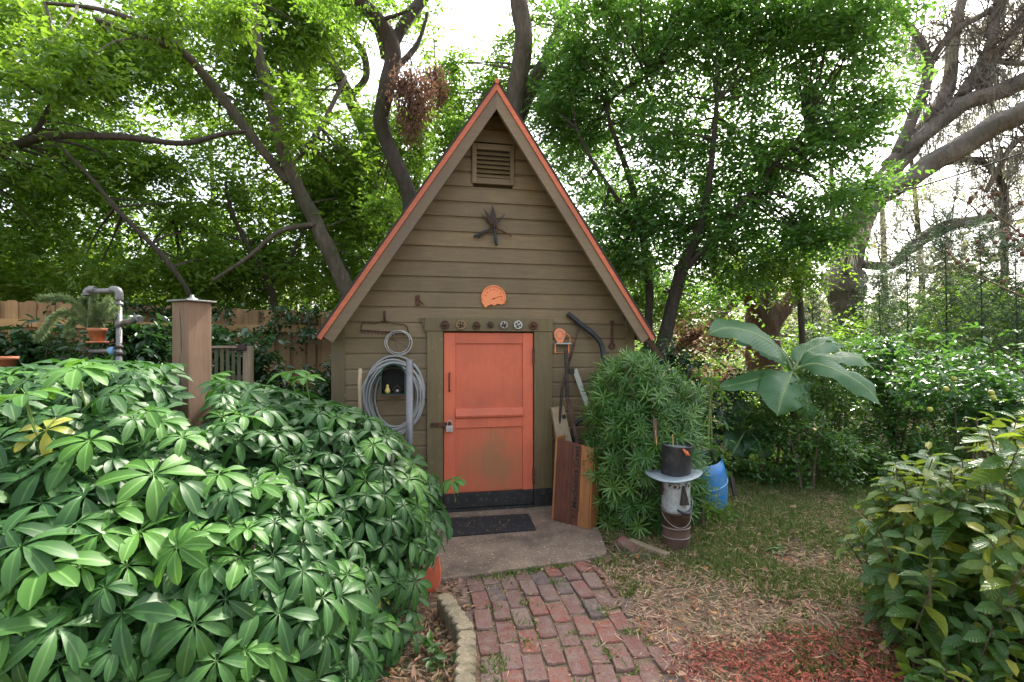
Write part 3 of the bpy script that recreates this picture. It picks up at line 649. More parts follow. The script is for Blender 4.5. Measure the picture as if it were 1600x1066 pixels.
# rake head
def rake():
    root = thing('rake_head', 'rusty bow rake head with its teeth down on the siding above the wire coil', 'rake', tuple(WP(602, 505, .03)))
    MB().tube([WP(601, 486, .032), WP(601, 503, .032)], .009, 8).build('socket', M['rust'], root, smooth=True)
    MB().tube([WP(x, y, .034) for x, y in [(564, 517), (565, 508), (569, 504), (585, 505), (601, 502), (618, 506), (630, 507), (636, 511), (638, 520)]], .0045, 7, smooth=5).build('bow', M['rust'], root, smooth=True)
    MB().tube([WP(563, 516, .034), WP(638, 521, .034)], .006, 6).build('bar', M['rust'], root)
    for k in range(14):
        x = 564 + k * 5.5; MB().tube([WP(x, 516 + k * .36, .036), WP(x + .4, 521.5 + k * .36, .05)], [.006, .002], 5).build('tooth', M['rust'], root)
rake()
def ring_coil(name, label, cat, px, py, rx, ry, n, tr, mat, d, jit, seed, part='loop', mid=None):
    r = random.Random(seed); c = WP(px, py, d); root = thing(name, label, cat, tuple(c)); k_ = c.y / 800
    for i in range(n):
        a0 = r.uniform(0, 6); ox, oy = r.uniform(-jit, jit), r.uniform(-jit, jit) - (i * jit * .15); sx = 1 + (r.uniform(-.12, .04) if n < 8 else r.uniform(-.30, .05))
        pts = [c + RX @ Vector(((math.cos(a) * rx * sx + ox + r.uniform(-.4, .4) * jit * .3) * k_, (math.sin(a) * ry * (sx * .5 + .5) + oy) * k_, (i % 3) * tr * 1.6 + .004 * math.sin(2 * a + a0))) for a in np.linspace(0, 2 * math.pi, 33)]
        MB().tube(pts, tr, 8, False).build(part, mat, root, smooth=True)
    return root
wc = ring_coil('wire_coil', 'small round coil of dull fence wire hung over the end of the rake head', 'wire coil', 624, 534, 20, 18.5, 4, .0032, M['steel'], .055, 2.2, 3)
for a, b in (((608, 527), (640, 545)), ((612, 522), (622, 548)), ((606, 531), (644, 533))): MB().tube([WP(*a, .07), WP(*b, .066)], .0016, 5).build('binding', M['dark_iron'], wc)
hs_ = ring_coil('garden_hose', 'thick coil of grey garden hose hanging on the wall round the green mailbox', 'hose', 615, 615, 44, 55, 14, .0095, M['hose'], .03, 4.5, 5)
# mailbox
def mailbox():
    k_ = 4.3 / 800; d0, d1 = .03, .26
    c = WP(614, 600, d1); root = thing('mailbox', 'dark green arched mailbox with open front mounted inside the hose coil', 'mailbox', tuple(WP(614, 615, 0)))
    def arch(r, x0=0, n=14): return [Vector((x0 + math.cos(a) * r, .055 + math.sin(a) * r)) for a in np.linspace(0, math.pi, n)]
    r = .100; out = [Vector((r, -.10))] + arch(r) + [Vector((-r, -.10))]; inn = [Vector((r - .008, -.094))] + arch(r - .008) + [Vector((-r + .008, -.094))]
    base = WP(614, 598, d1); n = len(out); mb = MB()
    f0 = [base + RX @ Vector((p.x, p.y, 0)) for p in out]; f1 = [base + RX @ Vector((p.x, p.y, 0)) for p in inn]
    b0 = [p - N * (d1 - d0) for p in f0]; b1 = [p - N * (d1 - d0 - .01) for p in f1]
    mb.add(f0 + f1 + b0 + b1, [(i, (i + 1) % n, n + (i + 1) % n, n + i) for i in range(n)] + [(2 * n + i, 2 * n + (i + 1) % n, (i + 1) % n, i) for i in range(n)] + [(n + i, n + (i + 1) % n, 3 * n + (i + 1) % n, 3 * n + i) for i in range(n)] + [tuple(3 * n + i for i in range(n)), tuple(2 * n + i for i in reversed(range(n)))])
    mb.build('shell', M['green_box'], root); MB().add([p + N * .004 for p in b1], [tuple(range(n))]).build('inner_shade_sheet', M['black'], root)  # black sheet over the back wall: the box's inner shade put in as colour
    MB().tube([p + N * .003 for p in f0[1:-1]], .005, 6).build('rolled_edge', M['green_box'], root, smooth=True)
    MB().prism([base + RX @ Vector(q) for q in ((-.1, -.112, -.02), (.1, -.112, -.02), (.1, -.103, -.02), (-.1, -.103, -.02))], N * .06).build('sill', M['rust'], root)
    o = thing('yellow_ornament', 'small yellow glazed bird figure standing inside the green mailbox', 'ornament', tuple(base + RX @ Vector((-.045, -.09, -.03))))
    q = base + RX @ Vector((-.045, -.092, -.035)); MB().lathe(q, [(0, 0), (.018, .002), (.024, .022), (.014, .045), (.010, .052), (.014, .062), (.008, .074), (0, .076)], 12).build('body', M['yellow'], o, smooth=True)
    o = thing('toy_house', 'tiny rusty brown peaked house ornament inside the mailbox beside the yellow bird', 'ornament', tuple(base + RX @ Vector((.03, -.09, -.03))))
    q = base + RX @ Vector((.035, -.092, -.05)); MB().box(q + Vector((0, 0, .018)), (.05, .035, .034), Matrix.Rotation(TH, 3, 'Z')).build('wall', M['dark_iron'], o)
    for sg in (-1, 1): MB().prism([q + RX @ Vector((0, .062, -.025)), q + RX @ Vector((sg * .04, .028, -.025)), q + RX @ Vector((sg * .04, .034, -.025)), q + RX @ Vector((0, .069, -.025))], N * .05).build('roof', M['rust'], o)
    MB().lathe(q + RX @ Vector((0, .022, .02)), [(0, .004), (.010, .003), (.011, 0)], 10, RX).build('round_window', M['steel'], o)
mailbox()
tag(MB().tube([WP(640, 562, .42) * 1.0, Vector((WP(640, 562, .42).x, WP(640, 562, .42).y, 0))], .030, 16).build('steel_pipe', M['galv'], smooth=True, base=WP(640, 700, .42)), 'upright galvanised steel pipe standing before the hose coil', 'pipe')
tag(MB().tube([WP(563, 576, .2), WP(562, 600, .21), Vector((WP(564, 700, .25).x, WP(564, 700, .25).y, 0))], .016, 8).build('wooden_stake', M['old_wood'], smooth=True, base=WP(563, 700, .2)), 'short brown wooden stake leaning by the wall beyond the hose', 'stake')
# small rusty hinge on board
h_ = thing('rusty_latch', 'little rusty latch plate nailed to the siding above the rake', 'latch', tuple(WP(653, 472, .02)))
MB().prism([WP(649, 462, .02), WP(656, 461, .02), WP(656, 478, .02), WP(649, 478, .02)], N * .006).build('plate', M['rust'], h_); MB().tube([WP(656, 470, .03), WP(662, 476, .034)], .006, 6).build('pin', M['rust'], h_)
# wrench
wr = thing('rusty_wrench', 'rusty spanner hung upright by its eye on the siding near the corner board', 'wrench', tuple(WP(956, 525, .03)))
MB().prism([WP(x, y, .022) for x, y in [(954.5, 506), (957.5, 506), (958.5, 535), (953.5, 535)]], N * .009).build('shank', M['rust'], wr, bevel=.002)
for py, r_ in ((504, .020), (541, .033)):
    q = WP(956, py, .022); MB().lathe(q, [(r_ * .45, 0), (r_, 0), (r_, .010), (r_ * .45, .010), (r_ * .45, 0)], 14, RX).build('jaw', M['rust'], wr)
# padlock
pk = thing('padlock', 'square steel padlock hanging from the rusty door hasp', 'padlock', tuple(WP(702, 668, .06)))
MB().prism([WP(696.5, 665, .062), WP(708, 665, .062), WP(708, 675, .062), WP(696.5, 675, .062)], N * .018).build('body', M['steel'], pk, bevel=.004)
MB().tube([WP(699, 666, .07), WP(699, 660, .07), WP(702, 657, .07), WP(706, 660, .07), WP(706, 666, .07)], .004, 7, smooth=4).build('shackle', M['steel'], pk, smooth=True)

# ================================================================== TOOLS LEANING RIGHT OF THE DOOR
def leaner(name, label, cat, build):
    r = thing(name, label, cat, tuple(SW(S(900)[0], .15, .03))); build(r); return r
def _a(r):
    MB().tube([WP(887, 490, .05), WP(905, 505, .06), WP(925, 521, .08), WP(937, 535, .09), WP(942, 552, .1), WP(943, 590, .12), WP(938, 630, .14), WP(924, 650, .15), WP(899, 663, .16), WP(896, 700, .17), SW(S(896)[0], .2, .03)], [.021, .023, .023, .023, .023, .023, .023, .021, .018, .016, .016], 12, smooth=6).build('tube', M['black_metal'], r, smooth=True)
leaner('bent_pipe', 'black bent metal pipe curving over beside the hanging chair ornament', 'pipe', _a)
def _b(r):
    MB().tube([WP(905, 512, .05), WP(898, 535, .08), WP(889, 566, .12)], [.006, .009, .012], 8).build('rod', M['rust'], r, smooth=True)
    MB().tube([WP(889, 566, .12), WP(878, 610, .16), WP(872, 690, .2), SW(S(873)[0], .22, .03)], [.013, .012, .012, .012], 8).build('handle', M['dark_iron'], r, smooth=True)
leaner('iron_rod', 'thin rusty iron rod leaning with its tip touching the black bent pipe', 'tool', _b)
def _c(r):
    w = .016
    for (a, b, nm) in (((884, 547, .10), (886, 622, .16), 'upper_bar'), ((886, 620, .163), (902, 694, .24), 'lower_bar')):
        p, q = WP(*a), WP(*b); MB().prism([p - U * w, p + U * w, q + U * w, q - U * w], N * .022).build(nm, M['dark_iron'] if nm == 'upper_bar' else M['brown_can'], r, bevel=.002)
    p = WP(901, 690, .24); MB().tube([p, SW(S(905)[0], .28, .03)], .015, 6).build('foot', M['dark_iron'], r)
    MB().box(WP(893, 580, .14), (.05, .03, .05), Matrix.Rotation(TH, 3, 'Z')).build('clamp', M['dark_iron'], r, bevel=.004)
    MB().lathe(WP(898, 683, .263), [(0, .008), (.008, .006), (.010, 0)], 10, RX).build('bolt', M['rust'], r)
leaner('iron_bar', 'heavy rusted two-piece iron bar with bolted clamp standing behind the wooden crate', 'tool', _c)
def _d(r):
    p, q = WP(897, 577, .03), WP(925, 655, .10); d = (q - p).normalized(); s = d.cross(N).normalized() * -.024; q2 = p + d * 1.22
    MB().prism([p - s, p + s, q2 + s, q2 - s], N * .02).build('plank', M['pale_board'], r, bevel=.002)
leaner('pale_plank', 'pale grey green painted plank leaning on the wall into the bush', 'plank', _d)
def _e(r):
    a, b, c, d = WP(862, 638, .16), WP(882, 635, .14), WP(896, 700, .24), WP(874, 706, .28)
    mb = MB(); hc = WP(880, 652, .172)
    mb.prism([a, b, c, d], N * -.05); mb.build('block', M['old_wood'], r, bevel=.003)
    nn = ((b - a).cross(d - a)).normalized(); nn = nn if nn.dot(N) > 0 else -nn
    mid = (a + b) / 2 + ((c + d) / 2 - (a + b) / 2) * .24 + (b - a) * .3 + nn * .0015
    Mx = nn.to_track_quat('Z', 'Y').to_matrix()
    MB().lathe(mid, [(.0, .001), (.021, .001), (.021, -.003)], 16, Mx).build('hole', M['black'], r)
leaner('holed_post_offcut', 'weathered grey post offcut with a round hole standing behind the crate', 'wood block', _e)
def crate():
    bl, br = G(866, 812, .03), G(920, 826, .03); u = (br - bl).normalized(); w_ = (br - bl).length; back = Vector((-u.y, u.x, 0)); lean = .06; H_ = .66
    root = thing('wooden_crate', 'stained wooden tool crate stood on end against the wall beside the door', 'crate', tuple(bl))
    def q(a, z, b=0): return bl + u * a + Vector((0, 0, z)) + back * (b + lean * z / H_)
    hts = [(0, .37, .675, .665, 'crate_dark'), (.372, .70, .665, .652, 'crate_dark'), (.702, 1, .652, .64, 'crate_light')]
    for a, b, h0, h1, mk in hts:
        MB().prism([q(a * w_, 0), q(b * w_, 0), q(b * w_, h1), q(a * w_, h0)], -back * .015).build('plank', M[mk], root, bevel=.002)
    MB().prism([q(-.018, 0, -.015), q(-.001, 0, -.015), q(-.001, .69, -.015), q(-.018, .69, -.015)], back * .13).build('side_panel', M['crate_light'], root, bevel=.002)
    MB().prism([q(w_ + .001, 0, -.01), q(w_ + .016, 0, -.01), q(w_ + .016, .64, -.01), q(w_ + .001, .64, -.01)], back * .12).build('side_panel', M['crate_light'], root, bevel=.002)
    # stencilled panel: words read upwards
    cx = .60 * w_; z0_, z1_ = .115, .64; up = (q(0, 1) - q(0, 0)).normalized(); nrm = -back * 1.0
    def line(pts):
        for i in range(len(pts) - 1):
            a, b = q(*pts[i]) - back * .0165, q(*pts[i + 1]) - back * .0165; MB().tube([a, b], .0018, 5).build('stencil_line', M['ink'], root)
    line([(cx - .045, z1_), (cx - .045, z0_ + .01), (cx - .035, z0_), (cx + .03, z0_), (cx + .04, z0_ + .01), (cx + .04, z1_)])
    def text(s, a, z, size):
        fc = bpy.data.curves.new('lettering', 'FONT'); fc.body = s; fc.size = size; fc.extrude = .0006; fc.offset = .0012; fc.materials.append(M['ink']); fc.space_character = 1.04
        Mt = Matrix.Identity(4); X = up; Yv = -u; Zv = X.cross(Yv)
        for i in range(3): Mt[i][0] = X[i]; Mt[i][1] = Yv[i]; Mt[i][2] = Zv[i]; Mt[i][3] = (q(a, z) - back * .0172)[i]
        tmp = bpy.data.objects.new('lettering', fc); COL.objects.link(tmp); bpy.context.view_layer.update()
        me = bpy.data.meshes.new_from_object(tmp.evaluated_get(bpy.context.evaluated_depsgraph_get())); me.name = 'lettering'; bpy.data.objects.remove(tmp); me.materials.clear(); me.materials.append(M['ink'])
        link('lettering', me, root, Mt)
    text('Mechanics Crest', cx + .022, z0_ + .022, .072)
    text('3', cx + .012, .055, .05)
crate()
mat_ = thing('door_mat', 'thin black rubber door mat lying on the concrete before the orange door', 'mat', tuple(G(765, 820, .03)))
MB().prism([G(700, 840, .0285), G(838, 829, .0285), G(826, 804, .0285), G(692, 811, .0285)], (0, 0, .009)).build('sheet', M['rubber'], mat_, bevel=.002)
for t_ in np.linspace(.06, .94, 16):
    a = G(700, 840, .038).lerp(G(692, 811, .038), t_); b = G(838, 829, .038).lerp(G(826, 804, .038), t_); MB().tube([a.lerp(b, .02), a.lerp(b, .98)], .0022, 4).build('rib', M['rubber'], mat_)

# ================================================================== TIN MAN HEAD
def tinman():
    c = G(1056, 857); c.z = 0; k_ = 3.78 / 800
    root = thing('tin_can_man', 'stacked tin can man with black top hat, grey painted face and rusty bucket beard', 'garden sculpture', tuple(c))
    def z(py): return 1.5 + (540 - py) * k_
    face = Matrix.Rotation(R(-4), 3, 'Z')
    tilt = Matrix.Rotation(R(2.0), 3, 'Y')
    r = .101
    MB().lathe(c, [(r * .92, -.02), (r * .93, z(838)), (r * .96, z(836)), (r * .93, z(834)), (r * .94, z(824)), (r, z(821)), (r * .97, z(819))], 32).build('base_can', M['brown_can'], root, smooth=True)
    MB().lathe(c, [(r * .93, z(820)), (r * .97, z(814)), (r * 1.01, z(801)), (r * 1.06, z(799)), (r * 1.0, z(797)), (0, z(797))], 32).build('bucket', M['mud_can'], root, smooth=True)
    MB().lathe(c, [(r * .98, z(798)), (r * 1.05, z(796)), (r * 1.02, z(793)), (r * 1.0, z(752)), (r, z(738)), (0, z(738))], 32).build('face_can', M['tin'], root, smooth=True)
    # hat
    hc = c + Vector((-.018, 0, 0))
    n = 40; vs = []; 
    for i, rr in enumerate((r * .9, r * 1.4, r * 2.0, r * 2.03, r * 2.0, r * 1.4, r * .9)):
        for k in range(n):
            a = 2 * math.pi * k / n; dz = (.004 if i < 3 else -.004 if i > 3 else 0); wv = .014 * math.cos(2 * a + .6) * (rr / (2 * r)) ** 2 + .010 * math.cos(a) * (rr / (2 * r)) ** 2
            vs.append(hc + Vector((math.cos(a) * rr, math.sin(a) * rr * .95, z(740.5) + dz + wv)))
    MB().add(vs, [(i * n + k, i * n + (k + 1) % n, (i + 1) * n + (k + 1) % n, (i + 1) * n + k) for i in range(6) for k in range(n)]).build('hat_brim', M['brim'], root, smooth=True)
    hr = .107
    MB().lathe(hc, [(hr * .96, z(741)), (hr * .98, z(738)), (hr, z(698)), (hr * 1.03, z(696)), (hr * 1.03, z(695)), (hr * .94, z(695)), (hr * .93, z(702))], 36, tilt).build('hat_crown', M['hat'], root, smooth=True)
    MB().lathe(hc, [(0, z(699)), (hr * .93, z(699))], 30, tilt).build('hat_top', M['brim'], root)
    def fp(px, py, out=.002, rr=r):     # a point on the face cylinder
        x = (px - 1056) * k_; x = max(-rr * .99, min(rr * .99, x)); return Vector((c.x + x, c.y - math.sqrt(max(0, rr * rr - x * x)) - out, z(py)))
    for ex, ey, sx in ((1048, 754.5, 7.2), (1070.5, 753.5, 5.6)):
        def ell(cx_, cy_, a_, b_, o, n=16): return [fp(cx_ + math.cos(t) * a_, cy_ + math.sin(t) * b_, o) for t in np.linspace(0, 2 * math.pi, n, endpoint=False)]
        MB().add(ell(ex, ey + 1.6, sx * 1.12, 4.1, .0012), [tuple(range(16))]).build('eye_outline', M['black'], root)
        MB().add(ell(ex, ey + 1.8, sx * .78, 2.3, .0022), [tuple(range(16))]).build('eye', M['tin'], root)
        MB().add(ell(ex + .3, ey + 1.7, 2.3, 2.4, .0032), [tuple(range(16))]).build('pupil', M['mud_can'], root)
        MB().tube([fp(ex - sx * 1.2, ey - 1.5, .002), fp(ex, ey - 4.6, .002), fp(ex + sx * 1.1, ey - 2.6, .002)], .003, 5, smooth=4).build('eyebrow', M['black'], root)
    a, b, c2, d = fp(1059, 754, 0), fp(1062.5, 754, 0), fp(1069, 782, 0), fp(1055, 782, 0); o = Vector((0, -.035, 0))
    MB().add([a, b, c2, d, a + o * .3, b + o * .3, c2 + o, d + o], [(4, 5, 6, 7), (0, 4, 7, 3), (1, 2, 6, 5), (2, 3, 7, 6), (0, 1, 5, 4)]).build('nose', M['dark_iron'], root)
    MB().tube([fp(1051, 790, .004, r * 1.05), fp(1058, 793.5, .022, r * 1.05), fp(1067, 795, .026, r * 1.05), fp(1075, 792, .012, r * 1.05), fp(1080, 788, .002, r * 1.05)], [.005, .011, .013, .010, .004], 8, smooth=4).build('mouth', M['black_metal'], root, smooth=True)
    MB().add([fp(1063, 786.5, .004) + Vector((math.cos(t) * .005, 0, math.sin(t) * .005)) for t in np.linspace(0, 6.28, 8, endpoint=False)], [tuple(range(8))]).build('lip_hole', M['black'], root)
    MB().prism([c + Vector((-r - .004, -.03, z(772))), c + Vector((-r - .004, .03, z(772))), c + Vector((-r - .004, .03, z(755))), c + Vector((-r - .004, -.03, z(755)))], (-.006, 0, 0)).build('ear', M['mud_can'], root)
    MB().tube([c + Vector((math.cos(a_) * r * 1.05, math.sin(a_) * r * 1.05, z(799) - .09 * max(0, -math.sin(a_)) ** 1.2)) for a_ in np.linspace(math.pi, 2 * math.pi, 22)], .0028, 6).build('bail_wire', M['wire'], root, smooth=True)
    for py in (821, 836): MB().tube([c + Vector((math.cos(a_) * r * 1.0, math.sin(a_) * r * 1.0, z(py))) for a_ in np.linspace(0, 2 * math.pi, 33)], .003, 6).build('band', M['wire'], root, smooth=True)
    for i in range(4):
        q = fp(1063 + i * 2.5, 697 + i * 1.5, .012, hr) + Vector((-.018, 0, 0)); MB().tube([q, q + Vector((.010, -.006, -.022)), q + Vector((.024, -.002, -.05 + i * .006))], [.006, .005, .001], 6, smooth=3).build('chilli_pod', M['redpod'], root, smooth=True)
    s1 = thing('rusty_lath', 'short rusty brown lath standing up behind the black top hat', 'stick', tuple(P(1024, 690, 3.85)))
    MB().prism([P(1020, 655, 3.85), P(1026, 654, 3.85), P(1028, 692, 3.84), P(1023, 692, 3.84)], (0, .012, 0)).build('lath', M['brown_can'], s1)
    MB().tube([P(1024, 672, 3.83), P(1026, 696, 3.84)], .0035, 6).build('cane', M['bamboo'], s1)
    tag(MB().tube([P(1051, 679, 3.78), P(1052, 700, 3.78)], .0035, 6).build('cane_stub', M['bamboo'], base=P(1052, 700, 3.78)), 'short yellow cane stub poking out of the top hat', 'stick')
tinman()

# blue barrel
def barrel():
    b = G(1103, 800); c = Vector((b.x + .0, 4.75, -.02)); root = thing('blue_barrel', 'bright blue plastic half barrel leaning beside the strap-leaf bush', 'barrel', (c.x, c.y, 0))
    Mt = Matrix.Rotation(R(-7), 3, 'Y') @ Matrix.Rotation(R(8), 3, 'X')
    MB().lathe(c, [(.20, .0), (.235, .10), (.25, .22), (.248, .30), (.235, .41), (.215, .50), (.208, .50), (.228, .41), (.24, .3), (.24, .2), (.19, .02), (0, .02)], 40, Mt).build('shell', M['blue'], root, smooth=True)
    for zz_ in (.30,): MB().tube([c + Mt @ Vector((math.cos(a) * .25, math.sin(a) * .25, zz_ + .012 * math.sin(a))) for a in np.linspace(0, 2 * math.pi, 41)], .005, 6).build('rib', M['blue_line'], root, smooth=True)
barrel()
tag(MB().prism([P(1140, 738, 4.95), P(1144, 738, 4.95), P(1153, 773, 4.85), P(1147, 776, 4.85)], (.0, .03, 0)).build('dark_stake', M['dark_iron'], base=P(1146, 770, 4.85)), 'dark slanting stake on the grass just beyond the blue barrel', 'stake')
bk = G(983, 862); 
Mx = Matrix.Translation((bk.x, bk.y, .05)) @ Matrix.Rotation(R(50), 4, 'Z') @ Matrix.Rotation(R(28), 4, 'X')
tag(link('loose_brick', BMS[2], None, Mx @ Matrix.Diagonal((1.0, .8, 1, 1))), 'loose red brick lying tilted in the litter beside the strap-leaf bush', 'brick')
tag(MB().box(G(1012, 856, .03), (.06, .34, .03), Matrix.Rotation(R(38), 3, 'Z')).build('timber_offcut', M['old_wood'], base=G(1012, 856), bevel=.004), 'grey timber offcut on the ground between loose brick and tin man', 'timber')
# brown plank past the right eave
tag(MB().prism([P(1007, 528, 4.75), P(1013, 525, 4.75), P(1038, 558, 4.95), P(1031, 562, 4.95)], (.0, .05, 0)).build('lean_plank', M['brown_can'], base=P(1020, 545, 4.8)), 'dark brown plank end sticking out beyond the eave of the shed', 'plank')
# orange board by the edging
ob = thing('orange_offcut', 'jagged orange painted board standing by the slab at the hedge foot', 'board', tuple(G(678, 925)))
b0 = G(674, 927); MB().prism([b0 + Vector(q) for q in ((-.06, 0, 0), (.045, .015, 0), (.055, .02, .12), (.04, .02, .21), (.025, .018, .20), (.01, .01, .13), (-.03, .005, .16), (-.065, 0, .10))], (0, .02, 0)).build('board', M['orange'], ob, bevel=.002)

# scalloped edging
def edging(p, q, n, label):
    root = thing('scalloped_edging', label, 'garden edging', (p.x, p.y, 0), group='scalloped concrete edging along the brick path')
    u = (q - p); L_ = u.length; u.normalize(); s = Vector((-u.y, u.x, 0)); out = []
    r = L_ / n / 2
    vs = []; left = []; right = []
    for k in range(n):
        for j in range(7):
            a = math.pi * j / 6; left.append((k * 2 * r + r - math.cos(a) * r, .020 + math.sin(a) * .026))
    poly = [p + u * a + s * b for a, b in left] + [p + u * a - s * b for a, b in reversed(left)]
    H_ = .105; m = len(poly); mb = MB(); cen = p + u * L_ / 2
    lo = [Vector((v.x, v.y, -.03)) for v in poly]; mi = [Vector((v.x, v.y, H_ - .008)) for v in poly]; hi = [Vector((v.x, v.y, H_)) + (cen + u * ((v - cen).dot(u)) - v) * .16 for v in poly]
    hi = [Vector((v.x, v.y, H_)) for v in hi]
    f = [(i, (i + 1) % m, m + (i + 1) % m, m + i) for i in range(m)] + [(m + i, m + (i + 1) % m, 2 * m + (i + 1) % m, 2 * m + i) for i in range(m)]
    h = m // 2
    f += [(2 * m + i, 2 * m + i + 1, 2 * m + m - 2 - i, 2 * m + m - 1 - i) for i in range(h - 1)]
    mb.add(lo + mi + hi, f).build('block', M['moss_concrete'], root)
def GE(px, py): v = G(px, py, .105); v.z = 0; return v
edging(GE(693, 928), GE(729, 982), 6, 'scalloped cream concrete edging block angling towards the orange offcut')
edging(GE(729, 985), GE(725, 1085), 7, 'scalloped cream concrete edging block running straight beside the nearest bricks')

# ================================================================== LEFT GARDEN: FENCE, POST, PIPE, GATE
def fence():
    a, b = Vector((-8.4, 6.3, 0)), Vector((-1.9, 7.5, 0)); u = (b - a); L_ = u.length; u.normalize(); n = Vector((u.y, -u.x, 0))
    root = thing('board_fence', 'tan cedar board-on-board fence behind the garden, topped by leaves', 'fence', tuple(a), math.atan2(u.y, u.x))
    k = 0; s = 0
    while s < L_:
        wd = .14 if k % 2 == 0 else .13; off = .0 if k % 2 == 0 else -.022; h = 2.12 - .15 * s / L_ + rnd.uniform(-.015, .012)
        p = a + u * s + n * off; MB().prism([p + Vector((0, 0, .03)), p + u * wd + Vector((0, 0, .03)), p + u * wd + Vector((0, 0, h - .03)), p + u * (wd - .03) + Vector((0, 0, h)), p + u * .03 + Vector((0, 0, h)), p + Vector((0, 0, h - .03))], n * .016).build('board', M['fence'], root)
        s += .104; k += 1
    for zz_ in (.35, 1.02, 1.78):
        for j in range(3):
            p = a + u * (L_ * j / 3) + n * .022; q = a + u * (L_ * (j + 1) / 3 - .01) + n * .022; dz = -.12 * j / 3; dz2 = -.12 * (j + 1) / 3
            MB().prism([p + Vector((0, 0, zz_ + dz)), q + Vector((0, 0, zz_ + dz2)), q + Vector((0, 0, zz_ + .10 + dz2)), p + Vector((0, 0, zz_ + .10 + dz))], n * .045).build('rail', M['fence_rail'], root)
    for j in range(4):
        p = a + u * (L_ * (j + .42) / 4) + n * .068; MB().box(p + Vector((0, 0, .98)), (.1, .1, 1.95), Matrix.Rotation(math.atan2(u.y, u.x), 3, 'Z')).build('post', M['fence'], root)
fence()
def post():
    c = P(300, 600, 3.15); c.z = 0; root = thing('timber_post', 'square brown timber post with deep drying crack and grey metal cap', 'post', tuple(c), R(-24))
    Rm = Matrix.Rotation(R(-24), 3, 'Z'); h = 1.765
    MB().box(c + Vector((0, 0, h / 2)), (.15, .15, h), Rm).build('post_body', M['post'], root, bevel=.006)
    MB().box(c + Vector((0, 0, h + .006)), (.19, .19, .01), Rm).build('cap', M['galv'], root, bevel=.002)
    MB().lathe(c + Vector((.0, 0, h + .011)), [(.035, 0), (.03, .012), (.012, .02), (.01, .035), (0, .036)], 12).build('cap_stud', M['galv'], root, smooth=True)
    fr = Rm @ Vector((0, -1, 0)); ux = Rm @ Vector((1, 0, 0))
    for pts in ([(.0, 1.74), (.002, 1.68), (.010, 1.60), (.014, 1.50), (.020, 1.42)], [(-.004, 1.46), (.003, 1.38), (.004, 1.30), (.012, 1.18), (.010, 1.08)]):
        w0 = .004; L1 = [c + fr * .0755 + ux * (x - w0) + Vector((0, 0, z)) for x, z in pts]; L2 = [c + fr * .0755 + ux * (x + w0) + Vector((0, 0, z)) for x, z in pts]
        L2[0] = L1[0]; L2[-1] = L1[-1]; n = len(pts)
        MB().add(L1 + L2, [(i, i + 1, n + i + 1, n + i) for i in range(n - 1)]).build('crack', M['black'], root)
post()
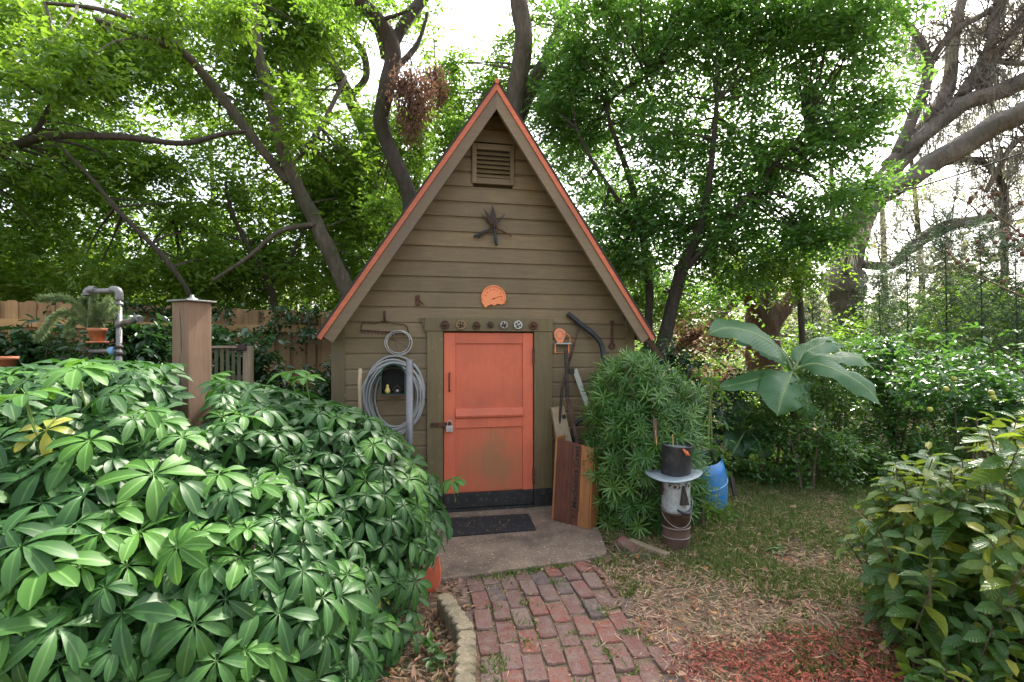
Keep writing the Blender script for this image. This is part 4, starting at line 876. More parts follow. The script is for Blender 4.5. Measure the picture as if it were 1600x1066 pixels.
def pipes():
    Y = 4.35; c = P(186, 600, Y); c.z = 0; r = .0225; g = M['galv']
    root = thing('pipe_sculpture', 'tall sculpture of joined galvanised pipes with side outlets and red valve wheel', 'pipe sculpture', tuple(c))
    def pp(x, y, dy=0): return P(x, y, Y + dy)
    MB().tube([c, pp(186, 453)], r, 12).build('riser', g, root, smooth=True)
    MB().tube([pp(186, 455), pp(137, 455)], r, 12).build('top_pipe', g, root, smooth=True)
    MB().tube([pp(186, 470), pp(186, 458), pp(182, 453), pp(174, 453)], r * 1.35, 12, smooth=4).build('elbow', g, root, smooth=True)
    MB().tube([pp(148, 453), pp(140, 453), pp(136, 457), pp(136, 462)], r * 1.35, 12, smooth=4).build('elbow', g, root, smooth=True)
    for y0, y1 in ((473, 478), (500, 512), (540, 545), (550, 556)): MB().tube([pp(186, y0), pp(186, y1)], r * 1.4, 12).build('coupling', M['dark_iron'] if y0 > 539 else g, root, smooth=True)
    MB().tube([pp(186, 505), pp(197, 503), pp(206, 502, -.05), pp(214, 497, -.1), pp(219, 499, -.15)], [r, r, r * 1.1, r * 1.2, r * 1.2], 12, smooth=4).build('spout', g, root, smooth=True)
    MB().tube([pp(186, 548), pp(140, 549, -.02)], r * .75, 12).build('branch_pipe', g, root, smooth=True)
    MB().tube([pp(172, 548), pp(180, 548)], r * 1.5, 12).build('union', M['blue_line'], root, smooth=True)
    q = pp(136, 549, -.03); vw = MB().tube([q + Vector((0, math.cos(a) * .04, math.sin(a) * .04)) for a in np.linspace(0, 2 * math.pi, 19)], .007, 7); vw.build('valve_wheel', M['rust2'], root, smooth=True)
    # hanging pot with fern
    b = pp(152, 534, -.0); pot = thing('fern_pot', 'terracotta pot with arching pale fern hung from the pipe sculpture', 'potted plant', tuple(b))
    MB().lathe(b, [(0, 0), (.045, 0), (.062, .085), (.070, .085), (.072, .115), (.062, .115), (.055, .10), (0, .10)], 22).build('pot', M['terracotta'], pot, smooth=True)
    MB().lathe(b, [(0, -.012), (.075, -.012), (.082, .004), (.07, .0), (0, -.004)], 22).build('saucer', M['terracotta'], pot, smooth=True)
    for k in range(3):
        a = k * 2.1; MB().tube([b + Vector((.07 * math.cos(a), .07 * math.sin(a), .11)), pp(140, 462)], .0015, 4).build('hanger_wire', M['wire'], pot)
    MB().box(b + Vector((.09, 0, -.016)), (.24, .02, .008)).build('bracket', M['dark_iron'], pot)
    for k, (ex, ey, hx, hy) in enumerate([(68, 467, 110, 470), (62, 525, 100, 488), (145, 462, 148, 480), (180, 484, 160, 498), (107, 520, 118, 500), (132, 470, 140, 490), (170, 470, 160, 490), (160, 480, 155, 498)]):
        p0 = b + Vector((0, 0, .1)); p1 = pp(hx, hy, -.08 + .04 * k % 3); p2 = pp(ex, ey, -.15 + (k % 3) * .1); pts, _ = spline([p0, p1, p2], [0, 0, 0], 14)
        A = []; D = []; 
        mb = MB(); mb.tube(pts, .002, 4, False); mb.build('frond_stem', M['green_stem'], pot)
        for i, p in enumerate(pts[4:]):
            t = (pts[min(i + 5, len(pts) - 1)] - pts[max(i + 3, 0)]).normalized(); fade = 1 - abs(i / len(pts[4:]) - .45) * 1.1
            for _ in range(44):
                v = Vector([rnd.gauss(0, 1) for _ in range(3)]); v = (v - t * v.dot(t) * .6).normalized(); A.append(p + t * rnd.uniform(0, .03)); D.append(v + t * .5)
        n = len(A); me = leaf_mesh('frond', np.array([tuple(x) for x in A]), np.array([tuple(x) for x in D]), rng.normal(size=(n, 3)), rng.uniform(.03, .06, n), np.full(n, .006), M['fern'], leafr(n), WM[pot.name])
        link('frond', me, pot, WM[pot.name])
pipes()
def gate():
    Y = 5.0; a, b = P(326, 540, Y - .1), P(388, 540, Y + .05); root = thing('slatted_gate', 'low mossy wooden slat gate with square post before the dark shrubs', 'gate', (b.x, b.y, 0))
    u = (b - a); u.z = 0; L_ = u.length; u.normalize(); n = Vector((u.y, -u.x, 0)); h = P(0, 541, Y).z
    for k in range(7):
        p = Vector((a.x, a.y, 0)) + u * (k * L_ / 7); MB().prism([p + Vector((0, 0, .1)), p + u * .03 + Vector((0, 0, .1)), p + u * .03 + Vector((0, 0, h - .02)), p + Vector((0, 0, h - .02))], n * .015).build('slat', M['mossy'], root)
    for z_ in (h - .05, h - .33, .2):
        p = Vector((a.x, a.y, z_)); MB().prism([p, p + u * L_, p + u * L_ + Vector((0, 0, .045)), p + Vector((0, 0, .045))], n * -.025).build('rail', M['mossy'], root)
    p = Vector((a.x, a.y, h - .018)) - n * .04; MB().prism([p, p + u * L_, p + u * L_ + Vector((0, 0, .02)), p + Vector((0, 0, .02))], n * .08).build('top_rail', M['old_wood'], root)
    MB().box(Vector((b.x, b.y, h / 2 - .0)), (.075, .075, h), Matrix.Rotation(.1, 3, 'Z')).build('post', M['old_wood'], root, bevel=.004)
    q = thing('dark_planter', 'pair of dark brown wooden blocks sitting on the slat gate top rail', 'planter', tuple(P(365, 541, Y)))
    for x0, x1, y0 in ((352, 374, 539), (374, 385, 538)): MB().box(P((x0 + x1) / 2, y0 + 5, Y), ((x1 - x0) * Y / 800 - .004, .06, .055)).build('block', M['dark_iron'], q, bevel=.003)
    tag(MB().lathe(P(5, 585, 4.6), [(.0, 0), (.07, 0), (.095, .13), (.105, .13), (.107, .16), (.09, .16), (.085, .13), (0, .13)], 22).build('clay_pot', M['terracotta'], smooth=True, base=P(5, 585, 4.6)), 'plain orange clay pot half hidden in the dark shrubs', 'pot')
gate()

# ================================================================== PLANTS WITH BIG LEAVES
def add_attr(me, r, v, t=None):
    at = me.attributes.new('v', 'FLOAT', 'POINT'); at.data.foreach_set('value', v)
    if t is not None: at = me.attributes.new('t', 'FLOAT', 'POINT'); at.data.foreach_set('value', t)
    at = me.attributes.new('r', 'FLOAT', 'FACE'); at.data.foreach_set('value', r)
class LB:
    """collects curved leaf blades with midrib numbers"""
    def __init__(s): s.v = []; s.f = []; s.va = []; s.ta = []; s.r = []
    def blade(s, base, ax, nr, L, W, prof, droop=.3, fold=.25, r=None, lift=.0, wav=0.0, twist=0):
        ax = ax.normalized(); sd2 = ax.cross(nr).normalized(); nr = sd2.cross(ax).normalized(); b = len(s.v); r = rnd.random() if r is None else r
        n = len(prof); ph = rnd.uniform(0, 6)
        for i, (t, w_) in enumerate(prof):
            c = base + ax * (L * (t - droop * .25 * t * t)) + nr * L * (lift * t - droop * t * t)
            h = W * w_ * .5; tw_ = Matrix.Rotation(twist * t, 3, ax); sx = tw_ @ sd2; nx = tw_ @ nr
            wv = wav * W * math.sin(t * 14 + ph)
            s.v += [c - sx * h + nx * (h * fold * 2 + wv), c, c + sx * h + nx * (h * fold * 2 - wv)]; s.va += [1, 0, 1]; s.ta += [t] * 3
        for i in range(n - 1):
            k = b + i * 3; s.f += [(k, k + 1, k + 4, k + 3), (k + 1, k + 2, k + 5, k + 4)]; s.r += [r, r]
    def stick(s, a, b, rad, r=.9):
        k = len(s.v); d = (b - a).normalized(); o = d.orthogonal().normalized(); q = d.cross(o)
        for p in (a, b):
            for j in range(3): s.v.append(p + (o * math.cos(j * 2.094) + q * math.sin(j * 2.094)) * rad); s.va.append(0); s.ta.append(0)
        for j in range(3): s.f.append((k + j, k + (j + 1) % 3, k + 3 + (j + 1) % 3, k + 3 + j)); s.r.append(r)
    def mesh(s, name, mat, smooth=True):
        me = bpy.data.meshes.new(name); me.from_pydata(s.v, [], s.f); me.materials.append(mat); add_attr(me, s.r, s.va, s.ta)
        if smooth: me.polygons.foreach_set('use_smooth', [True] * len(s.f))
        me.update(); return me
OBOV = [(0, .05), (.12, .06), (.28, .42), (.48, .82), (.68, 1.0), (.85, .86), (.95, .5), (1, .08)]
ELL = [(0, .05), (.12, .42), (.3, .88), (.5, 1.0), (.7, .84), (.87, .46), (1, .04)]
def umbrella(mat, seed, n=8, L=.155, W=.055, droop=.35, low=False, tilt=.15, petiole=.14):
    global rnd; keep = rnd; rnd = random.Random(seed); lb = LB(); pr = [OBOV[i] for i in (0, 2, 4, 5, 7)] if low else OBOV
    for k in range(n):
        a = 2 * math.pi * (k + rnd.uniform(-.25, .25)) / n; e = tilt + rnd.uniform(-.14, .14); l = L * rnd.uniform(.78, 1.08)
        lb.blade(Vector((0, 0, 0)), Vector((math.cos(a), math.sin(a), e)), Vector((0, 0, 1)), l, W * l / L * rnd.uniform(.9, 1.12), pr, droop * rnd.uniform(.6, 1.3), .16, None, 0, .03, rnd.uniform(-.25, .25))
    if petiole:
        b = Vector((rnd.uniform(-.04, .04), rnd.uniform(-.04, .04), -petiole)); m = b * .5 + Vector((rnd.uniform(-.01, .01), 0, 0)); lb.stick(m, Vector((0, 0, 0)), .003); lb.stick(b, m, .0035)
    rnd = keep; return lb.mesh('leaf', mat)
HB = [(-2.0, 2.45, .58, 1.1, 1.0, .80), (-1.12, 2.85, .42, .66, .72, .70), (-3.15, 2.3, .62, 1.0, 1.0, .82), (-1.22, 2.05, .30, .62, .55, .66), (-2.2, 3.4, .6, 1.4, .45, .66), (-.78, 3.15, .28, .34, .42, .50), (-.9, 2.55, .10, .40, .40, .42), (-1.55, 1.75, .35, .5, .42, .62)]
def inside(p, q):
    return min(((p[0] - b[0]) / b[3]) ** 2 + ((p[1] - b[1]) / b[4]) ** 2 + ((p[2] - b[2]) / b[5]) ** 2 for b in q)
def keep_post(p):   # the hedge opens round the timber post, on the path side
    t = p.y / 3.15; return not (abs(p.x - (-1.96) * t) < .16 * t and p.y < 3.35 and p.z > 1.5 - .35 * t - .12)
def hedge():
    root = thing('umbrella_shrub', 'wide glossy umbrella-leaf hedge filling the bed beside the edging and path', 'shrub', (-1.6, 2.6, 0))
    dark = [umbrella(M['umb_dark'], i, 7 + i % 3, .140, .050, .72, tilt=.30) for i in range(6)]
    lite = [umbrella(M['umb_light'], 20 + i, 7 + i % 3, .142, .052, .6, tilt=.35) for i in range(3)]
    yel = [umbrella(M['umb_yellow'], 31, 6, .14, .052, .5)]
    pts = []
    def frame_ok(p):
        if p.y < .9 or p.z < .06: return False
        x = 800 + p.x / p.y * 800; y = 540 + (1.5 - p.z) / p.y * 800; return -160 < x < 900 and y < 1230
    tries = 0
    while len(pts) < 2300 and tries < 120000:
        tries += 1; b = HB[rnd.choices(range(len(HB)), [1.4, 1, 1, 1, .9, .6, .5, .8])[0]]
        d = Vector([rnd.gauss(0, 1) for _ in range(3)]).normalized(); deep = rnd.random()
        s_ = 1 + rnd.uniform(-.03, .08) if deep < .62 else rnd.uniform(.6, .93)
        p = Vector((b[0] + d.x * b[3] * s_, b[1] + d.y * b[4] * s_, b[2] + d.z * b[5] * s_))
        if not frame_ok(p) or not keep_post(p): continue
        nr = Vector((d.x / b[3], d.y / b[4], d.z / b[5])).normalized()
        if s_ > .95 and inside(p, HB) < .86: continue
        if nr.y > .55 and p.z < .9: continue
        if p.x > -.66 and p.z < .34 and p.y > 2.6: continue
        mind = .076 if s_ > .95 else .08
        if any((p - o[0]).length_squared < mind * mind for o in pts): continue
        pts.append((p, nr, s_))
    def vis(o):
        p, nr, s_ = o; toc = (Vector((0, 0, 1.5)) - p); dist = toc.length; return (nr.dot(toc.normalized()) > -.15) * (s_ > .95) / dist + (.05 / dist)
    pts.sort(key=vis, reverse=True)
    for i, (p, nr, s_) in enumerate(pts[:300]):
        near = max(0, (2.6 - p.y) / 1.6); pl = .08 + .28 * max(0, min(1, (2.7 - p.y))) * (p.x < -.8)
        q = rnd.random(); me = rnd.choice(lite) if q < pl else (yel[0] if q > .992 else rnd.choice(dark))
        up = Vector((0, -.25, 1)); z_ = (nr * .75 + up * .75 + Vector([rnd.gauss(0, .22) for _ in range(3)])).normalized(); sc = rnd.uniform(.52, 1.0) * (1.12 if p.y < 2.0 else .9)
        Mx = Matrix.Translation(p) @ z_.to_track_quat('Z', 'Y').to_matrix().to_4x4() @ Matrix.Rotation(rnd.uniform(0, 6.28), 4, 'Z') @ Matrix.Scale(sc, 4)
        link('leaf', me, root, Mx)
    # the rest of the leaves, as one part
    lo = [umbrella(M['umb_dark'], 50 + i, 7, .15, .056, .4, True) for i in range(3)]
    V = []; F = []; VA = []; RA = []; TA = []
    raw = [(np.array([v.co[:] for v in m.vertices]), [tuple(f.vertices) for f in m.polygons], [a.value for a in m.attributes['v'].data], [a.value for a in m.attributes['t'].data]) for m in lo]
    off = 0; Wi = np.array(WM[root.name].inverted())
    for (p, nr, s_) in pts[300:]:
        z_ = (nr * .8 + Vector((0, -.1, .7)) + Vector([rnd.gauss(0, .3) for _ in range(3)])).normalized(); sc = rnd.uniform(.7, 1.15)
        Mx = np.array(Matrix.Translation(p) @ z_.to_track_quat('Z', 'Y').to_matrix().to_4x4() @ Matrix.Rotation(rnd.uniform(0, 6.28), 4, 'Z') @ Matrix.Scale(sc, 4)); Mx = Wi @ Mx
        v, f, va, ta = rnd.choice(raw); V.append(v @ Mx[:3, :3].T + Mx[:3, 3]); F += [tuple(i + off for i in g) for g in f]; VA += va; TA += ta; RA += [rnd.random()] * len(f); off += len(v)
    me = bpy.data.meshes.new('inner_leaves'); me.from_pydata(np.concatenate(V), [], F); me.materials.append(M['umb_dark']); add_attr(me, RA, VA, TA); me.polygons.foreach_set('use_smooth', [True] * len(F))
    tag(link('inner_leaves', me, root, WM[root.name]), kind='stuff')
    for k in range(34):
        b = HB[k % 8]; x, y = b[0] + rnd.uniform(-.7, .7) * b[3], b[1] + rnd.uniform(-.7, .7) * b[4]; h = b[2] + b[5] * .75
        MB().tube([(x * .5 + b[0] * .5, y * .5 + b[1] * .5, -.02), (x + rnd.uniform(-.06, .06), y, h * .5), (x + rnd.uniform(-.1, .1), y, h)], [.016, .012, .006], 6, False, 4).build('stem', M['bark_grey'] if k % 2 else M['green_stem'], root, smooth=True)
    # three bright sprigs that stand above the rest
    for (px, py, Y, sc) in [(120, 578, 1.9, .9), (455, 583, 2.95, .9), (478, 590, 2.9, .8), (708, 752, 3.25, .75), (40, 618, 1.7, .9), (330, 590, 3.3, .8)]:
        p = P(px, py, Y); Mx = Matrix.Translation(p) @ Vector((rnd.uniform(-.2, .2), -.2, 1)).to_track_quat('Z', 'Y').to_matrix().to_4x4() @ Matrix.Rotation(rnd.uniform(0, 6), 4, 'Z') @ Matrix.Scale(sc, 4)
        link('young_leaf', lite[2], root, Mx); MB().tube([p, p + Vector((.01, .03, -.14))], [.002, .0032], 6).build('stem', M['green_stem'], root)
hedge()

# strap-leaf bush right of the door
def strap_bush():
    c = (1.09, 4.30, .66); rx, ry, rz = .395, .36, .66
    root = thing('strap_leaf_bush', 'dense upright bush of narrow dark green strap leaves between crate and tin man', 'bush', (c[0], c[1], 0))
    def whorl(seed, n=20, L=.12, low=False):
        global rnd; keep = rnd; rnd = random.Random(seed); lb = LB(); pr = [(0, .3), (.35, 1), (.75, .8), (1, .03)] if not low else [(0, .4), (.5, 1), (1, .05)]
        for k in range(n):
            a = k * 2.4; e = .15 + 1.5 * (k / n) ** 1.3; lb.blade(Vector((0, 0, .05 * k / n)), Vector((math.cos(a), math.sin(a), e)), Vector((0, 0, 1)), L * rnd.uniform(.7, 1.1), .0105, pr, rnd.uniform(.1, .45), .15)
        lb.stick(Vector((0, 0, -.08)), Vector((0, 0, .05)), .003); rnd = keep; return lb.mesh('leaf_spray', M['yew_leaf'])
    vs = [whorl(i, 20 + i * 2) for i in range(4)]
    pts = []; tries = 0
    while len(pts) < 760 and tries < 50000:
        tries += 1; d = Vector([rnd.gauss(0, 1) for _ in range(3)]).normalized(); m = max(abs(d.x), abs(d.y), abs(d.z)); q = d * (1 / (sum(abs(x) ** 3.2 for x in d) ** (1 / 3.2)))
        s_ = rnd.uniform(.93, 1.06) if rnd.random() < .6 else rnd.uniform(.6, .9)
        s_ *= 1 + .20 * noise.noise(q * 2.4) + .05 * noise.noise(q * 7)
        top = 1 - .12 * max(0, q.z) * (q.x > .2)
        p = Vector((c[0] + q.x * rx * s_, c[1] + q.y * ry * s_, c[2] + q.z * rz * s_ * top))
        if p.z < .05 or any((p - o[0]).length_squared < .055 ** 2 for o in pts): continue
        pts.append((p, d, s_))
    pts.sort(key=lambda o: (o[1].dot((Vector((0, 0, 1.5)) - o[0]).normalized()) > -.2) * (o[2] > .9), reverse=True)
    V = []; F = []; VA = []; RA = []; TA = []; off = 0; m = whorl(9, 16, .10, True)
    raw = (np.array([v.co[:] for v in m.vertices]), [tuple(f.vertices) for f in m.polygons], [a.value for a in m.attributes['v'].data]); Wi = np.array(WM[root.name].inverted())
    for i, (p, d, s_) in enumerate(pts):
        z_ = (d * .9 + Vector((0, 0, .55)) + Vector([rnd.gauss(0, .25) for _ in range(3)])).normalized()
        Mx = Matrix.Translation(p) @ z_.to_track_quat('Z', 'Y').to_matrix().to_4x4() @ Matrix.Rotation(rnd.uniform(0, 6.28), 4, 'Z') @ Matrix.Scale(rnd.uniform(.75, 1.12), 4)
        if i < 298: link('leaf_spray', rnd.choice(vs), root, Mx)
        else:
            A = Wi @ np.array(Mx); V.append(raw[0] @ A[:3, :3].T + A[:3, 3]); F += [tuple(k + off for k in g) for g in raw[1]]; VA += raw[2]; RA += [rnd.random()] * len(raw[1]); off += len(raw[0])
    me = bpy.data.meshes.new('inner_foliage'); me.from_pydata(np.concatenate(V), [], F); me.materials.append(M['yew_leaf']); add_attr(me, RA, VA, [0] * len(VA))
    tag(link('inner_foliage', me, root, WM[root.name]), kind='stuff')
    for k in range(12):
        a = k * 2.4; MB().tube([(c[0] + .05 * math.cos(a), c[1] + .05 * math.sin(a), -.02), (c[0] + .2 * math.cos(a), c[1] + .2 * math.sin(a), .5), (c[0] + .3 * math.cos(a), c[1] + .3 * math.sin(a), 1.1)], [.018, .012, .006], 6, False, 4).build('stem', M['twig'], root, smooth=True)
strap_bush()

# veined broad-leaf shrub, right foreground
def broad_shrub():
    B = [(2.58, 2.45, .45, .80, .66, .74), (2.2, 2.5, .50, .40, .45, .42), (2.12, 2.3, .22, .32, .36, .26), (1.78, 2.12, .05, .15, .14, .17), (2.75, 2.15, .6, .7, .6, .7)]
    root = thing('broad_leaf_shrub', 'sunlit shrub of veined glossy oval leaves with some yellow ones beside the red mulch', 'shrub', (2.35, 2.5, 0))
    def sprig(seed, n=1, low=False):
        global rnd; keep = rnd; rnd = random.Random(seed); lb = LB()
        lb.blade(Vector((0, 0, 0)), Vector((1, 0, .1)), Vector((0, 0, 1)), .12, .056, ELL if not low else [ELL[i] for i in (0, 2, 4, 6)], rnd.uniform(.1, .4), .2, rnd.random(), 0, .04, rnd.uniform(-.3, .3))
        lb.stick(Vector((-.015, 0, 0)), Vector((0, 0, 0)), .0015); rnd = keep; return lb.mesh('leaf', M['vib_leaf'])
    vs = [sprig(i) for i in range(6)]; lo = [sprig(40 + i, low=True) for i in range(3)]
    raw = [(np.array([v.co[:] for v in m.vertices]), [tuple(f.vertices) for f in m.polygons], [a.value for a in m.attributes['v'].data], [a.value for a in m.attributes['t'].data]) for m in lo]
    items = []; stems = []; shoots = []; tries = 0
    while len(shoots) < 330 and tries < 9000:
        tries += 1; b = B[rnd.choices(range(5), [2.2, 1.3, .9, .35, 1.2])[0]]; d = Vector([rnd.gauss(0, 1) for _ in range(3)]).normalized(); s_ = rnd.uniform(.85, 1.1) if rnd.random() < .7 else rnd.uniform(.5, .85)
        p = Vector((b[0] + d.x * b[3] * s_, b[1] + d.y * b[4] * s_, b[2] + d.z * b[5] * s_))
        if p.z < .06 or p.y < 1.2 or p.x / p.y > 1.15: continue
        if any((p - o).length_squared < .006 for o in shoots): continue
        shoots.append(p); t = (d * .6 + Vector((0, 0, .8)) + Vector([rnd.gauss(0, .3) for _ in range(3)])).normalized(); L_ = rnd.uniform(.10, .2)
        stems.append((p - t * L_ * 1.2, p + t * .02)); o = t.orthogonal().normalized(); rot0 = rnd.uniform(0, 3)
        for k in range(rnd.randint(3, 5)):
            for sg in (-1, 1):
                q = p - t * (L_ * k / 4); a = Matrix.Rotation(rot0 + k * 1.57 + (math.pi if sg > 0 else 0), 3, t) @ o; ax = (a + t * (.55 - k * .14) + Vector((0, 0, -.25))).normalized()
                items.append((q, ax, t, (.72 + .17 * k) * rnd.uniform(.8, 1.15), s_))
    items.sort(key=lambda o: -(o[4] > .84) * o[3] / (o[0] - Vector((0, 0, 1.5))).length)
    V = []; F = []; VA = []; RA = []; TA = []; off = 0; Wi = np.array(WM[root.name].inverted())
    for i, (q, ax, t, sc, s_) in enumerate(items):
        z_ = (t + Vector((0, 0, .7)) + Vector([rnd.gauss(0, .25) for _ in range(3)])); y_ = z_.cross(ax).normalized(); z_ = ax.cross(y_)
        Mx = Matrix.Identity(4)
        for r_ in range(3): Mx[r_][0] = ax[r_]; Mx[r_][1] = y_[r_]; Mx[r_][2] = z_[r_]; Mx[r_][3] = q[r_]
        Mx = Mx @ Matrix.Scale(sc, 4)
        if i < 300: link('leaf', rnd.choice(vs), root, Mx)
        else:
            A = Wi @ np.array(Mx); v, f, va, ta = rnd.choice(raw); V.append(v @ A[:3, :3].T + A[:3, 3]); F += [tuple(k + off for k in g) for g in f]; VA += va; TA += ta; RA += [rnd.random() ** .8 * (1 if rnd.random() < .93 else 1.2)] * len(f); off += len(v)
    me = bpy.data.meshes.new('inner_leaves'); me.from_pydata(np.concatenate(V), [], F); me.materials.append(M['vib_leaf2']); add_attr(me, RA, VA, TA); me.polygons.foreach_set('use_smooth', [True] * len(F))
    tag(link('inner_leaves', me, root, WM[root.name]), kind='stuff')
    mb = MB()
    for a, b in stems: mb.tube([a, b], [.004, .0025], 5, False)
    tag(mb.build('shoots', M['twig'], root), kind='stuff')
    for k in range(20):
        b = B[k % 5]; a = rnd.uniform(0, 6.28); e = Vector((b[0] + .7 * b[3] * math.cos(a), b[1] + .7 * b[4] * math.sin(a), b[2] + b[5] * rnd.uniform(-.1, .6)))
        MB().tube([(2.35 + rnd.uniform(-.15, .15), 2.5 + rnd.uniform(-.1, .1), -.02), (2.35 * .5 + e.x * .5, 2.5 * .5 + e.y * .5, e.z * .45), tuple(e)], [.014, .010, .004], 6, False, 5).build('branch', M['bark_dark'], root, smooth=True)
M['vib_leaf2'] = leafmat('veined_broad_leaf_inner', [(0, C(.03, .085, .022)), (.6, C(.05, .13, .03)), (.9, C(.12, .20, .03)), (1, C(.30, .28, .03))], .36, (.40, .52, .04, 1), .3, vein=C(.12, .20, .06), bands=55)
broad_shrub()

# banana plants
def banana(name, label, base, crown, leaves, mat, stemr=.06):
    root = thing(name, label, 'banana plant', (base.x, base.y, 0))
    MB().tube([(base.x, base.y, -.03), tuple((Vector((base.x, base.y, 0)) + crown) / 2), tuple(crown)], [stemr, stemr * .8, stemr * .4], 12, smooth=5).build('stem', M['banana_stem'], root, smooth=True)
    for pts, W_, nrm in leaves:
        c, _ = spline([Vector(p) for p in pts], [0] * len(pts), 8); n = len(c); lb = LB(); acc = [0]
        for i in range(1, n): acc.append(acc[-1] + (c[i] - c[i - 1]).length)
        nr = Vector(nrm); 
        for i, p in enumerate(c):
            t = acc[i] / acc[-1]; tan = (c[min(i + 1, n - 1)] - c[max(i - 1, 0)]).normalized(); sd2 = tan.cross(nr).normalized(); up = sd2.cross(tan)
            u_ = max(0, (t - .12) / .88); w_ = W_ * .5 * (min(1, (u_ * 6) ** .6) * (1 - max(0, (u_ - .55) / .45) ** 2.2) + .0) if t > .12 else .006
            w_ = max(w_, .006)
            for j, e in enumerate((-1, -.5, 0, .5, 1)):
                h = w_ * e; lb.v.append(p + sd2 * h + up * (abs(e) * w_ * .28 - e * e * w_ * .45 + (.010 * math.sin(t * 37 + e * 3) + .022 * math.sin(t * 13 + e * 2)) * abs(e))); lb.va.append(abs(e)); lb.ta.append(t)
        for i in range(n - 1):
            for j in range(4): k = i * 5 + j; lb.f.append((k, k + 1, k + 6, k + 5)); lb.r.append(rnd.random() * .2 + .4)
        me = lb.mesh('leaf', mat); me.transform(WM[root.name].inverted()); lf = link('leaf', me, root, WM[root.name])
        MB().tube([p - Vector((0, 0, .006)) for p in c], [.012 * (1 - i / n) + .003 for i in range(n)], 6, False).build('midrib', M['banana_rib'], lf, smooth=True)
M['banana_stem'] = simple('banana_sheath', (.12, .10, .05, 1), .7, var=.4); M['banana_rib'] = simple('pale_leaf_rib', (.17, .25, .09, 1), .5)
Yb = 5.6
def q(px, py, dy=0): return P(px, py, Yb + dy)
cr = q(1238, 580)
banana('banana_plant', 'large banana plant with broad grey green leaves spreading over the bushes', q(1246, 700), cr, [
    ([cr, q(1220, 548, -.1), q(1175, 520, -.25), q(1135, 512, -.38), q(1106, 522, -.48)], .38, (.3, -.75, .7)),
    ([cr, q(1275, 560, .05), q(1315, 558, .1), q(1345, 560, .13), q(1372, 582, .15)], .28, (.1, -.55, 1)),
    ([cr, q(1272, 568, -.15), q(1320, 585, -.3), q(1355, 608, -.38), q(1378, 636, -.42)], .28, (.1, -.9, .7)),
    ([cr, q(1232, 592, -.15), q(1222, 618, -.32), q(1214, 650, -.38)], .46, (0, -1, .45)),
    ([cr, q(1200, 588, -.1), q(1160, 598, -.2), q(1124, 605, -.3)], .26, (-.1, -.7, .8)),
    ([cr, q(1222, 560, .2), q(1185, 535, .35), q(1150, 535, .45)], .3, (.2, -.7, 1)), ([cr, q(1262, 548, .3), q(1300, 535, .5), q(1330, 545, .6)], .26, (0, -.7, .8)), ([cr, q(1252, 600, -.1), q(1262, 635, -.2), q(1258, 668, -.2)], .26, (.5, -1, .2))], M['banana'])
cr2 = P(1165, 672, 5.9)
banana('young_banana', 'low dark banana sucker in the shade under the large banana leaves', P(1165, 735, 5.95), cr2, [
    ([cr2, P(1155, 690, 5.7), P(1142, 712, 5.6)], .34, (0, -1, .4)), ([cr2, P(1185, 690, 5.65), P(1190, 720, 5.5)], .32, (0, -1, .4)),
    ([cr2, P(1140, 655, 5.8), P(1118, 650, 5.7)], .26, (0, -.8, .7)), ([cr2, P(1200, 668, 5.8), P(1240, 690, 5.6)], .24, (0, -.7, .8)), ([cr2, P(1160, 640, 6), P(1148, 625, 6.1)], .24, (0, -.9, .4))], M['banana_shaded'], .04)

# ================================================================== SHRUBS
leafmass('dark_shrub', 'dark glossy shrub before the fence behind the pipe sculpture', 'shrub', [(-4.1, 5.6, .95, 1.1, .5, .85, 620), (-3.1, 5.8, .85, .8, .45, .80, 440), (-5.4, 5.3, .95, 1.0, .5, .88, 460)], M['leaf_dkshrub'], .12, .055, 7, .2, .5, stems=8)
leafmass('dark_shrub', 'dark glossy shrub filling the gap between slat gate and shed corner', 'shrub', [(-2.35, 5.7, .65, .55, .5, .72, 260), (-1.95, 5.4, .55, .4, .4, .6, 170), (-2.2, 5.9, 1.1, .3, .3, .3, 40)], M['leaf_dkshrub'], .09, .045, 7, .18, .5, stems=5)
leafmass('dark_shrub', 'dark low shrub behind the timber post with small pale highlights', 'shrub', [(-3.0, 4.7, .6, .8, .5, .62, 260), (-4.2, 4.2, .6, .8, .5, .6, 220), (-2.0, 4.6, .45, .5, .4, .5, 120)], M['leaf_dkshrub'], .10, .045, 7, .18, .5, stems=6)
leafmass('climbing_vine', 'thin trailing vine with small round leaves hanging on the fence end', 'vine', [(-2.35, 7.2, 1.45, .10, .05, .5, 26), (-2.1, 7.25, 1.35, .07, .05, .45, 20), (-2.75, 7.15, 1.6, .35, .05, .25, 22), (-4.3, 6.85, 1.6, 1.2, .06, .35, 190), (-3.2, 7.0, 1.7, .5, .05, .3, 60), (-5.8, 6.6, 1.7, 1.0, .06, .35, 120), (-5.2, 6.85, 2.05, 1.6, .12, .10, 150), (-3.4, 7.15, 1.98, .9, .1, .08, 60)], M['leaf_dkshrub'], .06, .05, 5, .12, .8, six=False)
leafmass('thin_leafed_shrub', 'airy light green shrub with fine twigs under the big banana leaf', 'shrub', [(3.1, 6.0, .55, .6, .5, .58, 460), (3.7, 6.1, .6, .5, .5, .6, 380), (2.65, 6.0, .35, .4, .35, .4, 180), (3.4, 5.8, 1.0, .6, .4, .25, 130), (3.05, 5.25, .42, .42, .26, .42, 230), (2.75, 5.45, .25, .3, .3, .25, 110)], M['leaf_shrub'], .055, .026, 8, .2, .2, stems=16)
leafmass('thin_leafed_shrub', 'airy mid green shrub on the lawn edge in front of the citrus bush', 'shrub', [(4.3, 5.9, .5, .6, .5, .6, 430), (4.9, 5.6, .5, .6, .5, .6, 380), (3.9, 5.6, .25, .5, .35, .28, 170)], M['leaf_shrub'], .06, .028, 8, .2, .2, stems=14)
